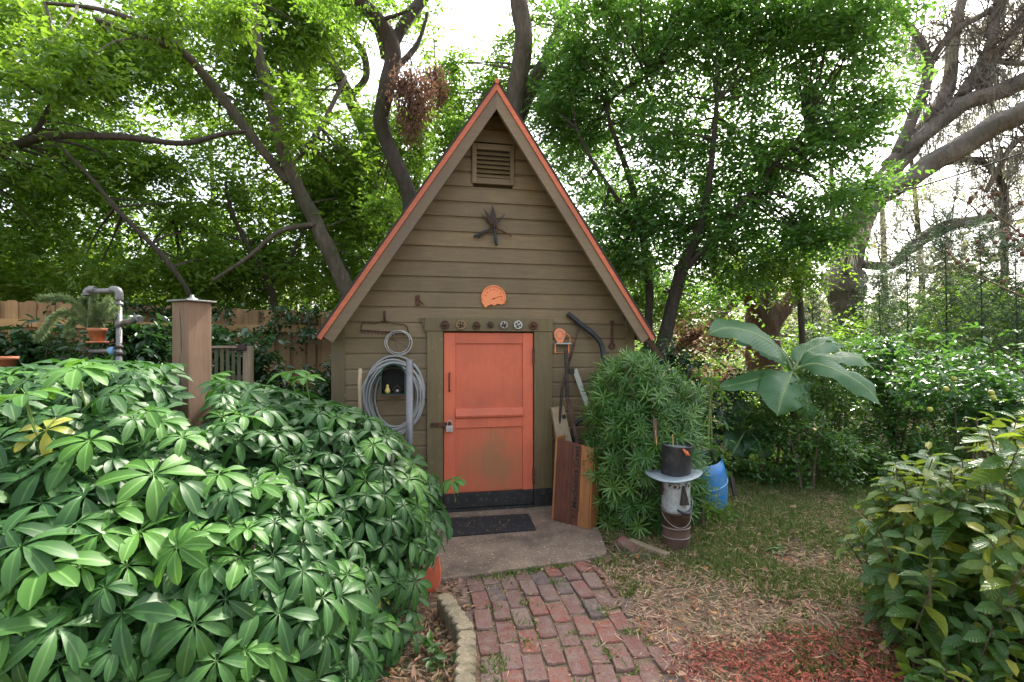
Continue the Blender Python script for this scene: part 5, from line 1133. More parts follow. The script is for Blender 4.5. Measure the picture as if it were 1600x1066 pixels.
cit = leafmass('citrus_bush', 'dense deep green citrus bush with small round fruit above the lawn edge', 'bush', [(4.7, 6.1, 1.15, .85, .6, .5, 430), (5.6, 5.9, 1.1, .8, .6, .62, 400), (5.1, 5.8, .7, .8, .5, .4, 160), (4.05, 6.3, 1.2, .4, .4, .25, 90)], M['leaf_citrus'], .085, .042, 7, .2, .3, stems=8)
M['fruit'] = simple('green_yellow_rind', (.32, .34, .05, 1), .5, var=.2, scale=30)
for k, (px, py, Y) in enumerate([(1478, 608, 5.25), (1490, 592, 5.3), (1549, 614, 5.1), (1453, 640, 5.3), (1552, 622, 5.15)]):
    MB().lathe(P(px, py, Y), [(0, -.028), (.016, -.024), (.027, -.010), (.028, .006), (.019, .022), (.006, .027), (0, .026)], 14).build('fruit', M['fruit'], cit, smooth=True)
leafmass('shade_shrub', 'shaded green shrub between the shed corner and the banana', 'shrub', [(1.75, 5.9, .75, .6, .5, .75, 330), (2.3, 6.3, .8, .5, .5, .8, 260), (1.5, 6.6, 1.1, .5, .5, .5, 150)], M['leaf_dkshrub'], .085, .04, 7, .2, .4, stems=8)
leafmass('sapling', 'slim young sapling with narrow drooping leaves beyond the top hat', 'sapling', [(1.84, 4.75, .75, .10, .10, .45, 26), (1.84, 4.75, 1.1, .07, .07, .25, 10)], M['leaf_shrub'], .10, .035, 4, .10, .6, stems=2, stem_mat=M['green_stem'])
leafmass('low_groundcover_bush', 'small yellow green feathery seedling in front of the blue barrel', 'shrub', [(1.50, 4.25, .16, .14, .10, .15, 60), (1.60, 4.5, .5, .10, .1, .12, 20), (1.56, 4.2, .30, .10, .08, .2, 45), (1.72, 4.35, .08, .14, .08, .08, 40)], M['leaf_bright'], .035, .014, 9, .12, .1, stems=4)

# ================================================================== TREES
# laurel tree behind the fence, whose trunk passes the left eave
tree('laurel_tree', 'ivy-flecked leaning laurel tree whose trunk rises by the orange eave and fence', [
    [(548, 470, 8.4, .13), (528, 420, 8.4, .12), (492, 345, 8.3, .115), (452, 262, 8.2, .105), (425, 165, 8.0, .085), (402, 70, 7.9, .075), (388, -60, 7.8, .06)],
    [(450, 285, 8.2, .07), (395, 215, 8.0, .075), (345, 150, 7.8, .07), (285, 80, 7.5, .06), (215, 35, 7.2, .045), (150, 14, 7.0, .03), (70, 5, 6.8, .02)],
    [(285, 80, 7.5, .05), (230, 60, 7.3, .045), (150, 30, 7.2, .03)],
    [(505, 350, 8.3, .05), (440, 360, 8.0, .04), (390, 400, 7.8, .03), (330, 440, 7.6, .02)],
    [(452, 262, 8.2, .05), (500, 200, 8.4, .04), (540, 120, 8.6, .03)]],
    [(120, 60, 8.6, 1.9, .9, .7, 600), (320, 40, 9.0, 1.6, .8, .65, 500), (430, 120, 9.1, 1.0, .7, .9, 330), (250, 130, 8.8, 1.5, .8, .6, 400), (20, 150, 8.4, 1.5, .8, .9, 400), (400, 260, 9.3, 1.0, .7, .65, 260), (480, 260, 9.4, .8, .6, .8, 200), (440, 20, 8.6, .9, .5, .5, 240), (350, 330, 9.4, 1.0, .6, .55, 210), (300, 20, 6.9, .7, .4, .25, 110), (90, 110, 6.2, .7, .4, .3, 110), (470, 180, 7.7, .35, .3, .5, 70), (545, 290, 9.0, .55, .6, .8, 230), (200, 200, 10.2, 1.9, .8, 1.0, 260), (60, 40, 10.0, 1.8, .8, 1.0, 200), (560, 420, 9.0, .5, .5, .5, 120)],
    M['bark_grey'], M['leaf_bright'], .115, .050, 8, .34)
tree('camphor_tree', 'dense green tree behind the fence with one long level limb crossing below its crown', [
    [(-120, 560, 6.9, .12), (-90, 420, 6.9, .11), (-60, 300, 6.9, .09), (-20, 250, 6.8, .06), (60, 216, 6.7, .05), (130, 212, 6.6, .045), (210, 216, 6.6, .04), (285, 224, 6.7, .036), (345, 210, 6.9, .03), (385, 205, 7.0, .02)],
    [(-30, 255, 6.8, .05), (50, 210, 6.7, .03), (90, 150, 6.6, .025), (160, 120, 6.6, .02)],
    [(80, 216, 6.6, .006), (130, 265, 6.7, .022), (190, 335, 6.8, .032), (245, 390, 6.9, .034), (285, 440, 7.0, .03), (300, 470, 7.1, .03)],
    [(-60, 300, 6.9, .05), (-40, 180, 6.8, .05), (-10, 60, 6.8, .04)]],
    [(60, 270, 7.9, 1.3, .6, .55, 330), (170, 250, 8.0, 1.0, .6, .45, 220), (30, 380, 8.0, 1.2, .8, .8, 250), (160, 370, 8.3, 1.0, .7, .6, 130), (120, 430, 7.9, 1.3, .6, .35, 170), (300, 400, 8.5, 1.2, .7, .5, 130), (250, 290, 8.0, .9, .8, .45, 140), (-90, 160, 6.5, 1.0, 1, 1.2, 200), (120, 310, 8.8, 1.6, .7, .8, 120)],
    M['bark_dark'], M['leaf_bright'], .11, .045, 8, .32)
tree('understory_tree', 'small forked tree with sunlit yellow green leaves just over the fence boards', [
    [(432, 500, 8.9, .06), (420, 440, 8.9, .055), (385, 380, 8.8, .05), (362, 330, 8.7, .035), (352, 285, 8.7, .02)],
    [(385, 380, 8.8, .035), (330, 360, 8.7, .025), (270, 345, 8.7, .015)], [(420, 440, 8.9, .04), (455, 400, 9, .03), (478, 350, 9.1, .015)]],
    [(420, 420, 9.2, 1.1, .8, .55, 330), (330, 430, 9.3, 1.0, .7, .5, 260), (480, 400, 9.6, .7, .7, .8, 200), (230, 440, 9.4, 1.3, .8, .45, 260), (60, 440, 9.6, 1.4, .8, .4, 200)],
    M['bark_dark'], M['leaf_bright'], .11, .046, 8, .3)
tree('dark_forked_tree', 'dark crooked trunk that forks against the sky beside the gable slope', [
    [(650, 420, 7.8, .13), (642, 320, 7.8, .115), (628, 275, 7.7, .11), (606, 225, 7.7, .11), (595, 185, 7.6, .115), (604, 140, 7.5, .115), (613, 95, 7.5, .125), (606, 55, 7.4, .12), (580, 20, 7.3, .10), (535, -25, 7.2, .09), (480, -90, 7.0, .07)],
    [(615, 70, 7.5, .08), (632, 35, 7.5, .085), (660, 0, 7.6, .08), (700, -50, 7.7, .06)],
    [(616, 110, 7.6, .05), (640, 85, 7.8, .05), (656, 60, 7.9, .035), (668, 20, 8.0, .03)],
    [(600, 30, 7.3, .03), (625, 22, 7.2, .022), (650, 10, 7.2, .015)]],
    [(560, 8, 7.3, .7, .6, .2, 90), (610, 300, 8.3, .35, .5, .45, 120)], M['bark_dark'], M['leaf_mid'], .08, .034, 8, .28)
tree('ivy_trunk_tree', 'pale ivy-clad tree with crooked limbs behind the dark forked trunk', [
    [(655, 400, 10.5, .12), (640, 330, 10.5, .12), (600, 260, 10.4, .12), (565, 190, 10.3, .13), (540, 140, 10.3, .12), (515, 90, 10.2, .11), (500, 60, 10.2, .08), (470, 0, 10.2, .06)],
    [(548, 150, 10.3, .07), (572, 120, 10.2, .07), (566, 80, 10.2, .07), (545, 50, 10.2, .06), (560, 20, 10.1, .05), (580, -10, 10, .04)],
    [(640, 330, 10.5, .09), (655, 260, 10.5, .08), (650, 160, 10.5, .07)], [(530, 185, 10.2, .03), (518, 178, 10.1, .03), (508, 200, 10, .02)], [(602, 90, 10.4, .10), (590, 40, 10.4, .10), (560, -20, 10.3, .09)]],
    [(575, 210, 9.8, .55, .5, .8, 230), (530, 330, 10.0, .8, .6, .8, 260), (600, 360, 9.6, .7, .6, .6, 220), (490, 40, 9.6, .8, .7, .5, 330), (520, -10, 9.4, .9, .7, .3, 200), (660, 40, 10.5, .45, .5, .7, 60), (640, 220, 10.2, .4, .4, .7, 160), (590, 300, 11.5, 1.3, .8, 1.3, 420), (690, 210, 11.5, .8, .8, .9, 160), (470, 130, 11.5, .9, .8, .9, 160)],
    M['bark_grey'], M['leaf_bright'], .12, .05, 8, .34)
def hanging(name, label, px, py, Y, rx, rz, n, mat):
    root = thing(name, label, 'dead foliage', tuple(P(px, py, Y)))
    pts, _ = blob_points(P(px, py, Y), (rx, rx * .8, rz), n, .75, 14); k = len(pts)
    ax = rng.normal(0, .5, (k, 3)); ax[:, 2] -= .9
    tag(link('foliage', leaf_mesh('foliage', pts, ax, rng.normal(size=(k, 3)), rng.uniform(.05, .10, k), np.full(k, .024), mat, leafr(k), WM[root.name]), root, WM[root.name]), kind='stuff')
    MB().tube([P(px - 4, py - 70, Y), P(px, py, Y)], [.012, .006], 5, smooth=3).build('twig', M['twig'], root)
hanging('dead_leaf_cluster', 'large hanging bunch of dead brown leaves beside the dark forked trunk', 645, 152, 7.2, .25, .42, 2600, M['leaf_dead'])
hanging('dead_leaf_cluster', 'small ragged bunch of brown leaves hanging near the roof peak', 682, 130, 7.8, .14, .30, 700, M['leaf_dead'])
tree('gable_tree', 'tall grey tree with twin stems rising directly behind the roof peak', [
    [(800, 420, 8.6, .17), (800, 250, 8.6, .16), (803, 170, 8.6, .155), (812, 110, 8.5, .15), (818, 60, 8.4, .15), (810, 0, 8.3, .14), (800, -70, 8.2, .12)],
    [(808, 190, 8.8, .12), (828, 140, 8.8, .12), (855, 85, 8.9, .085), (880, 20, 9.0, .06), (890, -40, 9.1, .05)]],
    [(740, 200, 8.8, .5, .6, .7, 230), (715, 120, 9.0, .4, .5, .6, 120), (700, 250, 9.0, .5, .6, .5, 170), (775, 120, 9.2, .45, .4, .5, 120), (740, 230, 9.6, .8, .6, .9, 260), (860, 20, 9.2, .6, .6, .45, 130)],
    M['bark_grey'], M['leaf_mid'], .10, .042, 8, .3)
# the big dense tree right of the gable
tree('evergreen_tree', 'big dense dark green tree filling the space beside the gable, with slender mossy stems', [
    [(1030, 560, 7.6, .10), (1048, 490, 7.6, .095), (1062, 430, 7.5, .09), (1082, 385, 7.4, .075), (1100, 330, 7.3, .055), (1112, 250, 7.2, .04), (1120, 160, 7.1, .03)],
    [(1062, 430, 7.5, .045), (1095, 395, 7.3, .045), (1140, 340, 7.2, .04), (1200, 270, 7.1, .03), (1260, 200, 7.0, .02)],
    [(1010, 560, 7.9, .07), (1014, 440, 7.9, .06), (990, 300, 7.9, .05), (950, 180, 7.8, .03), (962, 150, 7.8, .028), (1010, 120, 7.7, .02)],
    [(1000, 360, 7.9, .035), (930, 260, 7.8, .03), (900, 200, 7.8, .02)]],
    [(960, 110, 7.9, .9, .9, .85, 460), (1090, 90, 7.6, 1.0, .9, .8, 460), (1210, 80, 7.4, 1.0, .9, .75, 440), (1315, 90, 7.0, .6, .8, .55, 270), (1000, 260, 7.8, .85, .8, .85, 400), (1120, 250, 7.6, 1.0, .9, .8, 430), (1240, 230, 7.3, .85, .9, .75, 380), (1180, 370, 7.4, .9, .8, .55, 330), (1350, 170, 6.9, .45, .5, .14, 70), (1345, 285, 7.0, .45, .5, .14, 70), (870, 150, 9.4, .6, .6, .8, 240), (905, 250, 9.4, .6, .6, .8, 260), (955, 350, 9.4, .6, .6, .8, 240), (1010, 460, 9.6, .7, .6, .6, 200), (1060, 390, 7.6, .7, .7, .5, 260), (900, 200, 8.3, .6, .6, .7, 260), (1000, 10, 7.6, 1.1, .9, .5, 380), (1180, 0, 7.0, 1.1, .9, .4, 360), (1290, 20, 6.8, .8, .8, .45, 300), (1270, 330, 6.9, .55, .7, .35, 210), (950, 380, 8.2, .5, .6, .7, 220), (1330, 205, 6.7, .4, .5, .22, 90), (1000, 430, 8.6, .5, .5, .6, 170), (880, 120, 8.6, .5, .6, .6, 200), (1060, 300, 8.2, .8, .6, .7, 240), (1110, 460, 8.8, .7, .5, .4, 130), (940, 30, 8.8, .7, .6, .6, 180)],
    M['bark_dark'], M['leaf_dark'], .10, .040, 8, .32)
tree('bright_leaf_tree', 'smaller sunlit yellow green tree hanging in front of the reddish oak trunk', [
    [(1255, 560, 8.2, .05), (1250, 470, 8.2, .045), (1240, 420, 8.0, .035), (1245, 370, 7.9, .02)]],
    [(1255, 400, 7.9, .5, .5, .45, 200), (1200, 430, 8.0, .5, .5, .35, 150), (1130, 440, 8.3, .5, .5, .35, 110), (1060, 480, 8.6, .35, .4, .4, 70)], M['bark_dark'], M['leaf_bright'], .075, .032, 8, .28)
# reddish forked oak
tree('forked_oak', 'stout reddish brown oak trunk that forks low behind the banana leaves', [
    [(1193, 600, 10.5, .34), (1193, 545, 10.5, .32), (1190, 500, 10.5, .30), (1180, 470, 10.4, .24), (1160, 440, 10.3, .22), (1140, 390, 10.2, .18)],
    [(1200, 520, 10.5, .20), (1222, 485, 10.5, .17), (1245, 450, 10.5, .13), (1262, 410, 10.5, .10)],
    [(1195, 500, 10.4, .20), (1200, 455, 10.3, .17), (1195, 380, 10.2, .13)],
    [(1150, 470, 10.3, .10), (1110, 505, 10.0, .09), (1070, 535, 9.7, .08), (1045, 560, 9.5, .07)]], [], M['bark_red'], M['leaf_mid'])
# live oak
oak = [[(1330, 620, 12.5, .36), (1326, 540, 12.5, .31), (1322, 480, 12.5, .32), (1318, 448, 12.4, .47), (1322, 436, 12.4, .45), (1322, 418, 12.4, .33), (1330, 385, 12.3, .31), (1345, 345, 12.3, .27), (1375, 290, 12.2, .22), (1430, 220, 12.2, .20), (1480, 140, 12.3, .15), (1490, 60, 12.4, .12), (1510, -30, 12.5, .09)],
       [(1262, 392, 11.4, .15), (1300, 358, 11.4, .19), (1342, 335, 11.3, .20), (1385, 300, 11.2, .215), (1420, 282, 11.1, .20), (1460, 252, 11.0, .21), (1505, 228, 10.9, .21), (1550, 198, 10.7, .22), (1600, 176, 10.5, .22), (1680, 130, 10.3, .23)],
       [(1385, 260, 12.2, .16), (1450, 205, 12.0, .17), (1510, 160, 11.8, .17), (1570, 140, 11.6, .17), (1680, 90, 11.2, .18)],
       [(1440, 215, 12.0, .12), (1500, 150, 12.0, .11), (1540, 110, 12.0, .11), (1590, 40, 12.0, .10), (1640, -40, 12, .09)],
       [(1500, 150, 11.9, .10), (1545, 80, 11.9, .12), (1555, 20, 11.9, .11), (1575, -40, 11.9, .1)],
       [(1400, 240, 12.1, .11), (1440, 150, 12.0, .11), (1450, 90, 12.0, .10), (1420, 40, 12.0, .07), (1390, 10, 12, .05)],
       [(1450, 100, 12.0, .09), (1490, 50, 12.0, .08), (1540, 20, 12.0, .07), (1600, -20, 12, .06)],
       [(1330, 410, 12.4, .12), (1390, 415, 12.2, .10), (1420, 390, 12.0, .12), (1455, 365, 11.9, .15), (1490, 350, 11.8, .12), (1560, 340, 11.6, .08)],
       [(1480, 255, 11.6, .06), (1530, 250, 11.5, .06), (1560, 280, 11.4, .055), (1573, 305, 11.3, .05), (1570, 350, 11.3, .03)],
       [(1500, 165, 11.9, .05), (1540, 100, 12, .05), (1590, 100, 12, .06), (1660, 95, 12, .06)],
       [(1540, 300, 11.2, .05), (1590, 220, 11, .06), (1660, 215, 11, .07)]]
tree('live_oak', 'huge live oak with thick grey limbs sweeping upward, hung with grey moss', oak,
     [(1450, 60, 13.5, 1.1, .7, .9, 170), (1550, 110, 13.8, 1.4, .8, 1.2, 330), (1400, 150, 13.6, .9, .7, .9, 200), (1580, 30, 13.6, 1.2, .8, .8, 200), (1480, 200, 14, 1.4, .8, 1.0, 260), (1560, 270, 13.2, 1.2, .7, .9, 300), (1470, 310, 14, 1.1, .7, .8, 260), (1390, 350, 14, .9, .7, .9, 260), (1600, 340, 13, .9, .7, .7, 240)],
     M['bark_oak'], M['leaf_pale'], .07, .03, 7, .3, bumps=.16)
# fine bare twigs of the oak
tr = [o for o in bpy.data.objects if o.name == 'live_oak'][0]
mb = MB(); r5 = random.Random(5)
for lm in oak[2:]:
    pts, rad = spline([P(a, b, c) for a, b, c, _ in lm], [0.0] * len(lm), 5)
    for _ in range(48):
        p = r5.choice(pts[3:]); d = Vector((r5.uniform(-1, 1), r5.uniform(-.6, .6), r5.uniform(-.2, 1))).normalized(); q_ = [p]
        for k in range(5): d = (d + Vector((r5.gauss(0, .45), r5.gauss(0, .3), r5.gauss(.05, .4)))).normalized(); q_.append(q_[-1] + d * r5.uniform(.14, .3))
        mb.tube(q_, [.022, .017, .013, .010, .007, .004], 4, False)
        for k in (2, 3, 4):
            d2 = (d + Vector((r5.gauss(0, .8), r5.gauss(0, .5), r5.gauss(0, .7)))).normalized(); mb.tube([q_[k], q_[k] + d2 * .18, q_[k] + d2 * .3 + Vector((r5.gauss(0, .06), 0, r5.gauss(0, .06)))], [.009, .007, .004], 4, False)
tag(mb.build('fine_twigs', M['bark_oak'], tr), kind='stuff')
# Spanish moss
mp_, ma_, ml_ = [], [], []
for lm in oak:
    pts, _ = spline([P(a, b, c) for a, b, c, _ in lm], [0.0] * len(lm), 5)
    for _ in range(30):
        p = r5.choice(pts[4:]); R0 = r5.uniform(.03, .12); Ls = r5.uniform(.25, 1.0)
        for _k in range(60):
            t = r5.random(); rr = R0 * (1 - t * .7); mp_.append((p.x + r5.gauss(0, rr), p.y + r5.gauss(0, rr), p.z - .08 - t * Ls)); ma_.append((r5.gauss(0, .14), r5.gauss(0, .14), -1)); ml_.append(r5.uniform(.1, .24))
n = len(mp_); me = leaf_mesh('spanish_moss', np.array(mp_), np.array(ma_), rng.normal(size=(n, 3)), np.array(ml_), np.full(n, .014), M['moss_hang'], leafr(n), WM['live_oak'])
tag(link('spanish_moss', me, tr, WM['live_oak']), kind='stuff')

# slim yew-like conifers
for i, (px, py0, py1, Y, w_) in enumerate([(1268, 455, 560, 9.0, .35), (1372, 425, 560, 8.4, .4), (1415, 380, 550, 8.6, .45), (1475, 330, 540, 8.0, .42), (1530, 345, 530, 7.6, .5), (1585, 370, 520, 7.2, .5), (1640, 300, 520, 7.0, .5)]):
    lab = ['slim feathery conifer nearest the live oak trunk, partly before it', 'short broad feathery conifer just beyond the banana leaf tip', 'feathery conifer with bare lower stem between oak and citrus bush', 'tallest slender feathery conifer with sky around its tip', 'full dark conifer under the brown cones', 'dark bushy conifer behind the citrus bush end', 'conifer cut by the picture edge beside the cones'][i]
    top = P(px, py0, Y); base = Vector((top.x, Y, 0)); root = thing('slim_conifer', lab, 'conifer', tuple(base), group='slim conifers behind the citrus bush')
    MB().tube([base, (base + top) / 2 + Vector((.04, 0, 0)), top], [.018, .012, .004], 6, smooth=4).build('trunk', M['bark_dark'], root, smooth=True)
    H_ = top.z; zs = rng.uniform(.12, 1, 560) ** .8 * H_; a = rng.uniform(0, 2 * np.pi, 560); rr = w_ * 1.25 * (1.02 - zs / H_) ** .5 * rng.uniform(.1, 1, 560)
    c = np.stack([base.x + np.cos(a) * rr, Y + np.sin(a) * rr, zs], 1); A = twigs(c, .22, 14, .06, .012, -.3, .3)
    tag(link('foliage', leaf_mesh('foliage', *A, M['leaf_yew'], leafr(len(A[0])), WM[root.name]), root, WM[root.name]), kind='stuff')
# cone bearing branch
def cones():
    Y = 5.0; root = thing('cone_branch', 'reddish twig spray with clusters of round brown cones at the picture edge', 'branch', tuple(P(1640, 480, Y)))
    MB().tube([P(1640, 480, Y), P(1590, 460, Y), P(1530, 432, Y), P(1505, 420, Y)], [.012, .009, .006, .004], 6, smooth=4).build('twig', M['twig'], root)
    MB().tube([P(1660, 420, Y), P(1600, 370, Y), P(1550, 330, Y), P(1520, 300, Y)], [.012, .009, .006, .004], 6, smooth=4).build('twig', M['twig'], root)
    M['cone'] = simple('brown_cone', (.12, .055, .035, 1), .8, var=.5, scale=50)
    TW = [P(a_, b_, Y) for a_, b_ in [(1640, 480), (1590, 460), (1560, 446), (1530, 432), (1505, 420), (1490, 405), (1485, 395), (1640, 400), (1600, 370), (1575, 350), (1550, 330), (1535, 312), (1520, 300), (1560, 362), (1530, 388)]]
    MB().tube([TW[4], TW[5], TW[6]], .004, 5, smooth=3).build('twig', M['twig'], root); MB().tube([TW[8], TW[13], TW[14]], [.006, .005, .003], 5, smooth=3).build('twig', M['twig'], root)
    for px, py in [(1525, 302), (1533, 293), (1546, 308), (1552, 304), (1517, 310), (1537, 322), (1545, 331), (1560, 302), (1515, 316), (1480, 388), (1484, 397), (1497, 410), (1512, 407), (1528, 377), (1533, 393), (1555, 379), (1580, 366), (1590, 360), (1575, 372), (1585, 375), (1596, 368), (1590, 390), (1594, 318), (1567, 440), (1571, 360), (1598, 396)]:
        c = P(px, py, Y + rnd.uniform(-.15, .15)); mb = MB(); s = rnd.uniform(.6, 1.0)
        mb.lathe(c, [(0, -.026 * s), (.015 * s, -.02 * s), (.022 * s, -.010 * s), (.019 * s, -.004 * s), (.025 * s, .004 * s), (.018 * s, .012 * s), (.02 * s, .016 * s), (.008 * s, .026 * s), (0, .026 * s)], 9, Matrix.Rotation(rnd.uniform(0, 1.2), 3, 'Y')); cn = mb.build('cone', M['cone'], root); tp = min(TW, key=lambda q_: (q_ - c).length); md = (tp + c) / 2 + Vector((0, 0, .03)); MB().tube([tp, md, c + Vector((0, 0, .02))], [.004, .003, .0025], 5, False, 4).build('stalk', M['twig'], cn)
cones()
# overhead cable
tag(MB().tube([P(1232, 356, 8.2), P(1310, 333, 8.0), P(1400, 303, 7.8), P(1500, 272, 7.5), P(1600, 238, 7.2), P(1760, 178, 6.8)], .011, 6, smooth=5).build('overhead_cable', M['rubber'], smooth=True, base=P(1232, 356, 8.2)), 'thin black overhead cable sloping up past the live oak limbs', 'cable')
tag(MB().tube([P(1352, 600, 6.3), P(1420, 602, 6.3), P(1470, 606, 6.3)], .022, 8).build('grey_rail', M['galv'], smooth=True, base=P(1352, 600, 6.3)), 'grey metal rail glimpsed level behind the banana leaf tip', 'rail')

# distant wood on all sides that close the view
def wood_mass(name, label, blobs, mat, L, Wd, nl, tw, trunks=()):
    Q = [twigs(blob_points(b[:3], b[3:6], b[6], .3)[0], tw, nl, L, Wd, .2) for b in blobs]
    arr = [np.concatenate([q_[i] for q_ in Q]) for i in range(5)]; ok = arr[0][:, 2] > 0; arr = [a[ok] for a in arr]
    o = link(name, leaf_mesh(name, *arr, mat, leafr(len(arr[0]))), None, Matrix.Identity(4)); return tag(o, label, None, kind='stuff')
wb = []
for k in range(26):
    a = R(-64 + k * 5.1); d = rnd.uniform(17, 24); hgt = 4.2 if k < 14 else 3.0
    wb.append((math.sin(a) * d, math.cos(a) * d, rnd.uniform(1.2, 2.6), 2.4, 1.6, rnd.uniform(2.0, hgt), 230))
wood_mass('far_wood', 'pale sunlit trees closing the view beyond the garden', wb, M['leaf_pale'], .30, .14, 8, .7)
wb = []
for k in range(16):
    a = R(-60 + k * 3.9); d = rnd.uniform(11.5, 14); wb.append((math.sin(a) * d, math.cos(a) * d, rnd.uniform(1.6, 3.6), 1.7, 1.0, rnd.uniform(1.6, 2.9), 620))
wood_mass('near_wood', 'yellow green sunlit foliage beyond the fence and shed', wb, M['leaf_bright'], .15, .07, 8, .45)
wb = []
for k in range(14):
    a = R(10 + k * 3.3); d = rnd.uniform(13.5, 16.5); wb.append((math.sin(a) * d, math.cos(a) * d, rnd.uniform(.6, 1.7), 1.5, 1.0, rnd.uniform(.9, 1.8), 420))
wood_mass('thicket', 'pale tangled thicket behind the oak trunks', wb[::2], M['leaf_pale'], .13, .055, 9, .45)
wood_mass('green_thicket', 'mid green hedge line behind the conifers', wb[1::2] + [(3.9, 8.2, .6, .9, .5, .7, 300), (5.6, 8.6, .9, 1.4, .6, 1.1, 600), (7.6, 8.2, 1.1, 1.4, .6, 1.2, 600), (8.4, 9.5, 1.9, 1.3, .6, .9, 300)], M['leaf_mid'], .10, .045, 9, .4)
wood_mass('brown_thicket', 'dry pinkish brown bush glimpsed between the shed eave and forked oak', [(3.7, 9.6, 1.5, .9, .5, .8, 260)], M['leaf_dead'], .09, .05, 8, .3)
for k, (px, Y, r_, t1) in enumerate([(1290, 15, .12, 250), (1375, 17, .12, 280), (1120, 16, .14, 300), (1440, 15, .10, 250), (1560, 16, .12, 230), (190, 13, .07, 150), (60, 14, .08, 150), (330, 15, .1, 150), (470, 14, .1, 100)]):
    b = P(px, 540, Y); b.z = 0; e = P(px + rnd.uniform(-30, 30), t1, Y); labs = ['thin grey trunk standing far behind the oak collar', 'far straight trunk between oak and tall conifer', 'far trunk between the evergreen stems and forked oak', 'far slim trunk behind the moss curtain', 'far trunk behind the brown cones', 'slim far trunk seen over the fern pot', 'slim far trunk over the fence near its end', 'far trunk seen over the timber post', 'far trunk behind the leaning laurel']
    root = thing('distant_trunk', labs[k], 'tree', tuple(b), group='distant tree trunks beyond the garden'); MB().tube([b, (b + e) / 2 + Vector((.15, 0, 0)), e], [r_, r_ * .8, r_ * .5], 8, smooth=5, bump=.2).build('trunk', M['bark_grey'], root, smooth=True)

# ================================================================== GROUND COVER
def flat_scatter(name, label, regions, mat, L, Wd, tilt=.3, kind='stuff', z0=.006, six=False, dens=None, lift=.012):
    ps = []
    for (x0, x1, y0, y1, n) in regions:
        p = np.stack([rng.uniform(x0, x1, n), rng.uniform(y0, y1, n)], 1)
        if dens: p = p[[rnd.random() < dens(a, b) for a, b in p]]
        ps.append(p)
    p = np.concatenate(ps); n = len(p); z = np.array([max(gz(a, b), -.012) for a, b in p]) + z0 + rng.uniform(0, lift, n)
    pos = np.stack([p[:, 0], p[:, 1], z], 1); a = rng.uniform(0, 2 * np.pi, n); ax = np.stack([np.cos(a), np.sin(a), rng.normal(0, tilt * .4, n)], 1)
    nr = np.stack([rng.normal(0, tilt, n), rng.normal(0, tilt, n), np.ones(n)], 1); LL = L * rng.uniform(.5, 1.3, n)
    return tag(link(name, leaf_mesh(name, pos, ax, nr, LL, LL * Wd / L, mat, rng.uniform(0, 1, n), six=six), None, Matrix.Identity(4)), label, kind=kind)
def in_path(x, y, m=0.0):
    if y > 3.6: return False
    l = -.15 + xc(y) - .03; r_ = .73 + xc(y); return l - m < x < r_ + m
def on_slab(x, y): return -.6 < x < .72 and y > 3.235 + (x + .437) * .318
def mulch_w(x, y): return max(0, min(1, 1.25 - ((x - 1.45) / .75) ** 2 - ((y - 2.25) / .42) ** 2 + .5 * noise.noise(Vector((x * 3, y * 3, 0)))))
def grassy(x, y): return max(0, min(1, .5 + .9 * noise.noise(Vector((x * 1.5, y * 1.5, 5))) + .35 * noise.noise(Vector((x * 5, y * 5, 1))) + (.36 if y > 3.7 else -.32 if y < 3.0 else 0)))
flat_scatter('leaf_litter', 'brown fallen leaves over the beds and the path edge', [(-1.3, -.2, 1.6, 3.3, 4200), (.45, 3.4, 1.7, 4.6, 9000), (.6, 1.6, 3.4, 4.2, 1800)], M['litter'], .034, .015, .5, dens=lambda x, y: 0 if in_path(x, y, -.03) or on_slab(x, y) else 1 - .85 * mulch_w(x, y) - .55 * grassy(x, y) * (x > .5))
flat_scatter('path_litter', 'few bits of dry leaf on bricks, slab and lawn', [(-.4, .8, 1.9, 3.6, 260), (-.5, .7, 3.3, 4.5, 90), (1.0, 4.0, 4.2, 6.6, 900)], M['litter'], .022, .009, .4, z0=.02, lift=.008)
flat_scatter('slab_litter', 'leaf crumbs on the concrete slab', [(-.45, .66, 3.62, 4.5, 260), (-.42, -.2, 3.4, 4.4, 70)], M['litter'], .016, .008, .3, z0=.046, lift=.003, dens=lambda x, y: 1 if on_slab(x, y) else 0)
flat_scatter('dry_straw', 'dry grass straw over the lawn edge', [(.5, 3.2, 1.8, 5.5, 30000), (-.2, .8, 2.0, 3.5, 900), (-1.2, -.25, 1.6, 3.2, 2200)], M['straw'], .065, .0045, .5, z0=.006, lift=.03, dens=lambda x, y: .06 if in_path(x, y) else (0 if on_slab(x, y) else (1 - .9 * mulch_w(x, y))))
flat_scatter('joint_dirt', 'crumbs and straw lodged in the joints of the bricks', [(-.4, .85, 1.6, 3.6, 5200)], M['straw'], .018, .004, .6, z0=-.001, lift=.008, dens=lambda x, y: 1 if in_path(x, y, .1) else 0)
flat_scatter('red_mulch', 'red wood chip mulch spread under the broad leaf shrub', [(.7, 3.2, 1.5, 2.75, 30000)], M['mulch'], .032, .0065, .6, z0=.01, lift=.03, dens=lambda x, y: mulch_w(x, y) if x < 1.5 else max(mulch_w(x, y), .8 if y < 2.65 else .2))
flat_scatter('scattered_mulch', 'stray red wood chips over the soil', [(.6, 2.6, 1.8, 3.6, 1500)], M['mulch'], .03, .008, .5, z0=.012, lift=.01, dens=lambda x, y: 0 if in_path(x, y) else .8)
flat_scatter('coarse_mulch', 'larger dull red bark chips over the mulch', [(.9, 3.0, 1.5, 2.7, 1100)], M['mulch'], .055, .013, .7, z0=.02, lift=.02, dens=lambda x, y: mulch_w(x, y))
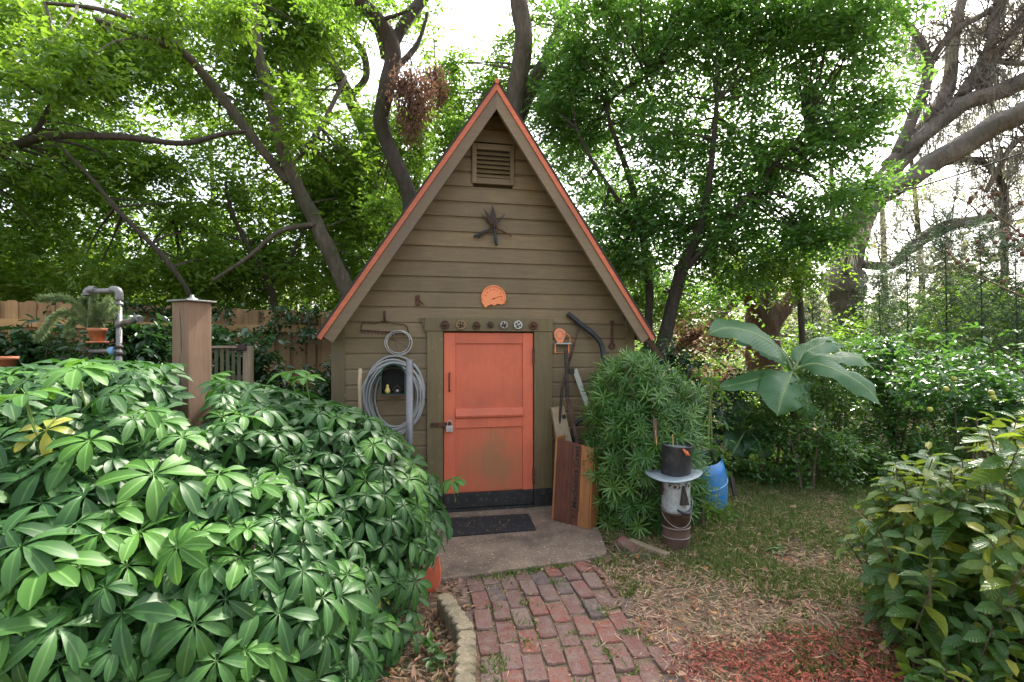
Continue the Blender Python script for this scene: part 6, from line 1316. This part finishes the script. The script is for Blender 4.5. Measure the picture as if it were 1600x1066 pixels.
flat_scatter('curled_leaves', 'larger curled tan leaves over lawn and soil', [(.6, 3.2, 1.8, 5.6, 420), (-1.2, -.25, 1.7, 3.2, 260)], M['litter'], .06, .026, .9, z0=.015, lift=.02, six=True, dens=lambda x, y: 0 if in_path(x, y) or on_slab(x, y) else .8)
def grass(name, label, regions, L, dens, mat=M['grass'], Wd=.0045, per=5):
    P_ = []
    for (x0, x1, y0, y1, n) in regions:
        for _ in range(n):
            x, y = rnd.uniform(x0, x1), rnd.uniform(y0, y1)
            if rnd.random() < dens(x, y): P_.append((x, y))
    P_ = np.repeat(np.array(P_), per, 0); n = len(P_); P_ = P_ + rng.normal(0, .014, P_.shape)
    z = np.array([gz(a, b) for a, b in P_]) - .003; ax = np.stack([rng.normal(0, .5, n), rng.normal(0, .5, n), rng.uniform(.25, 1, n)], 1)
    o = link(name, leaf_mesh(name, np.stack([P_[:, 0], P_[:, 1], z], 1), ax, rng.normal(size=(n, 3)), L * rng.uniform(.4, 1.2, n), np.full(n, Wd), mat, rng.uniform(0, .8, n), bend=.25), None, Matrix.Identity(4)); return tag(o, label, kind='stuff')
grass('lawn_grass', 'patchy short lawn grass with dry straw', [(.55, 4.6, 3.4, 7.2, 50000), (.6, 3.0, 2.3, 3.6, 9000)], .06, lambda x, y: 0 if on_slab(x, y) or in_path(x, y, .02) else grassy(x, y) ** 1.5)
ed = lambda y0: 0
grass('joint_weeds', 'green weeds growing in the joints and along the slab edge', [(-.2, .45, 3.2, 3.55, 900), (-.35, .9, 2.1, 3.4, 1500)], .045, lambda x, y: (1 if abs(y - (3.215 + (x + .437) * .318)) < .022 and x > -.12 else 0) if y > 3.2 and not (in_path(x, y) and noise.noise(Vector((x * 9, y * 9, 2))) > .30) else (1 if in_path(x, y) and noise.noise(Vector((x * 7, y * 7, 2))) > .26 else 0), Wd=.007)
leafmass('green_sprig', 'small sprig of fresh broad leaves in the litter beside the edging', 'weed', [(-.36, 2.42, .03, .07, .08, .05, 9)], M['leaf_shrub'], .06, .03, 5, .07, .1)
leafmass('fallen_sprig', 'pale green torn leaf sprig lying alone on the lawn', 'leaves', [(1.90, 3.70, .02, .07, .05, .02, 4)], M['fern'], .10, .03, 5, .06, .1)
leafmass('yellow_weed', 'pale yellow green grassy weed beside the loose brick', 'weed', [(.86, 3.62, .03, .12, .06, .03, 20)], M['leaf_pale'], .09, .012, 6, .06, .1)
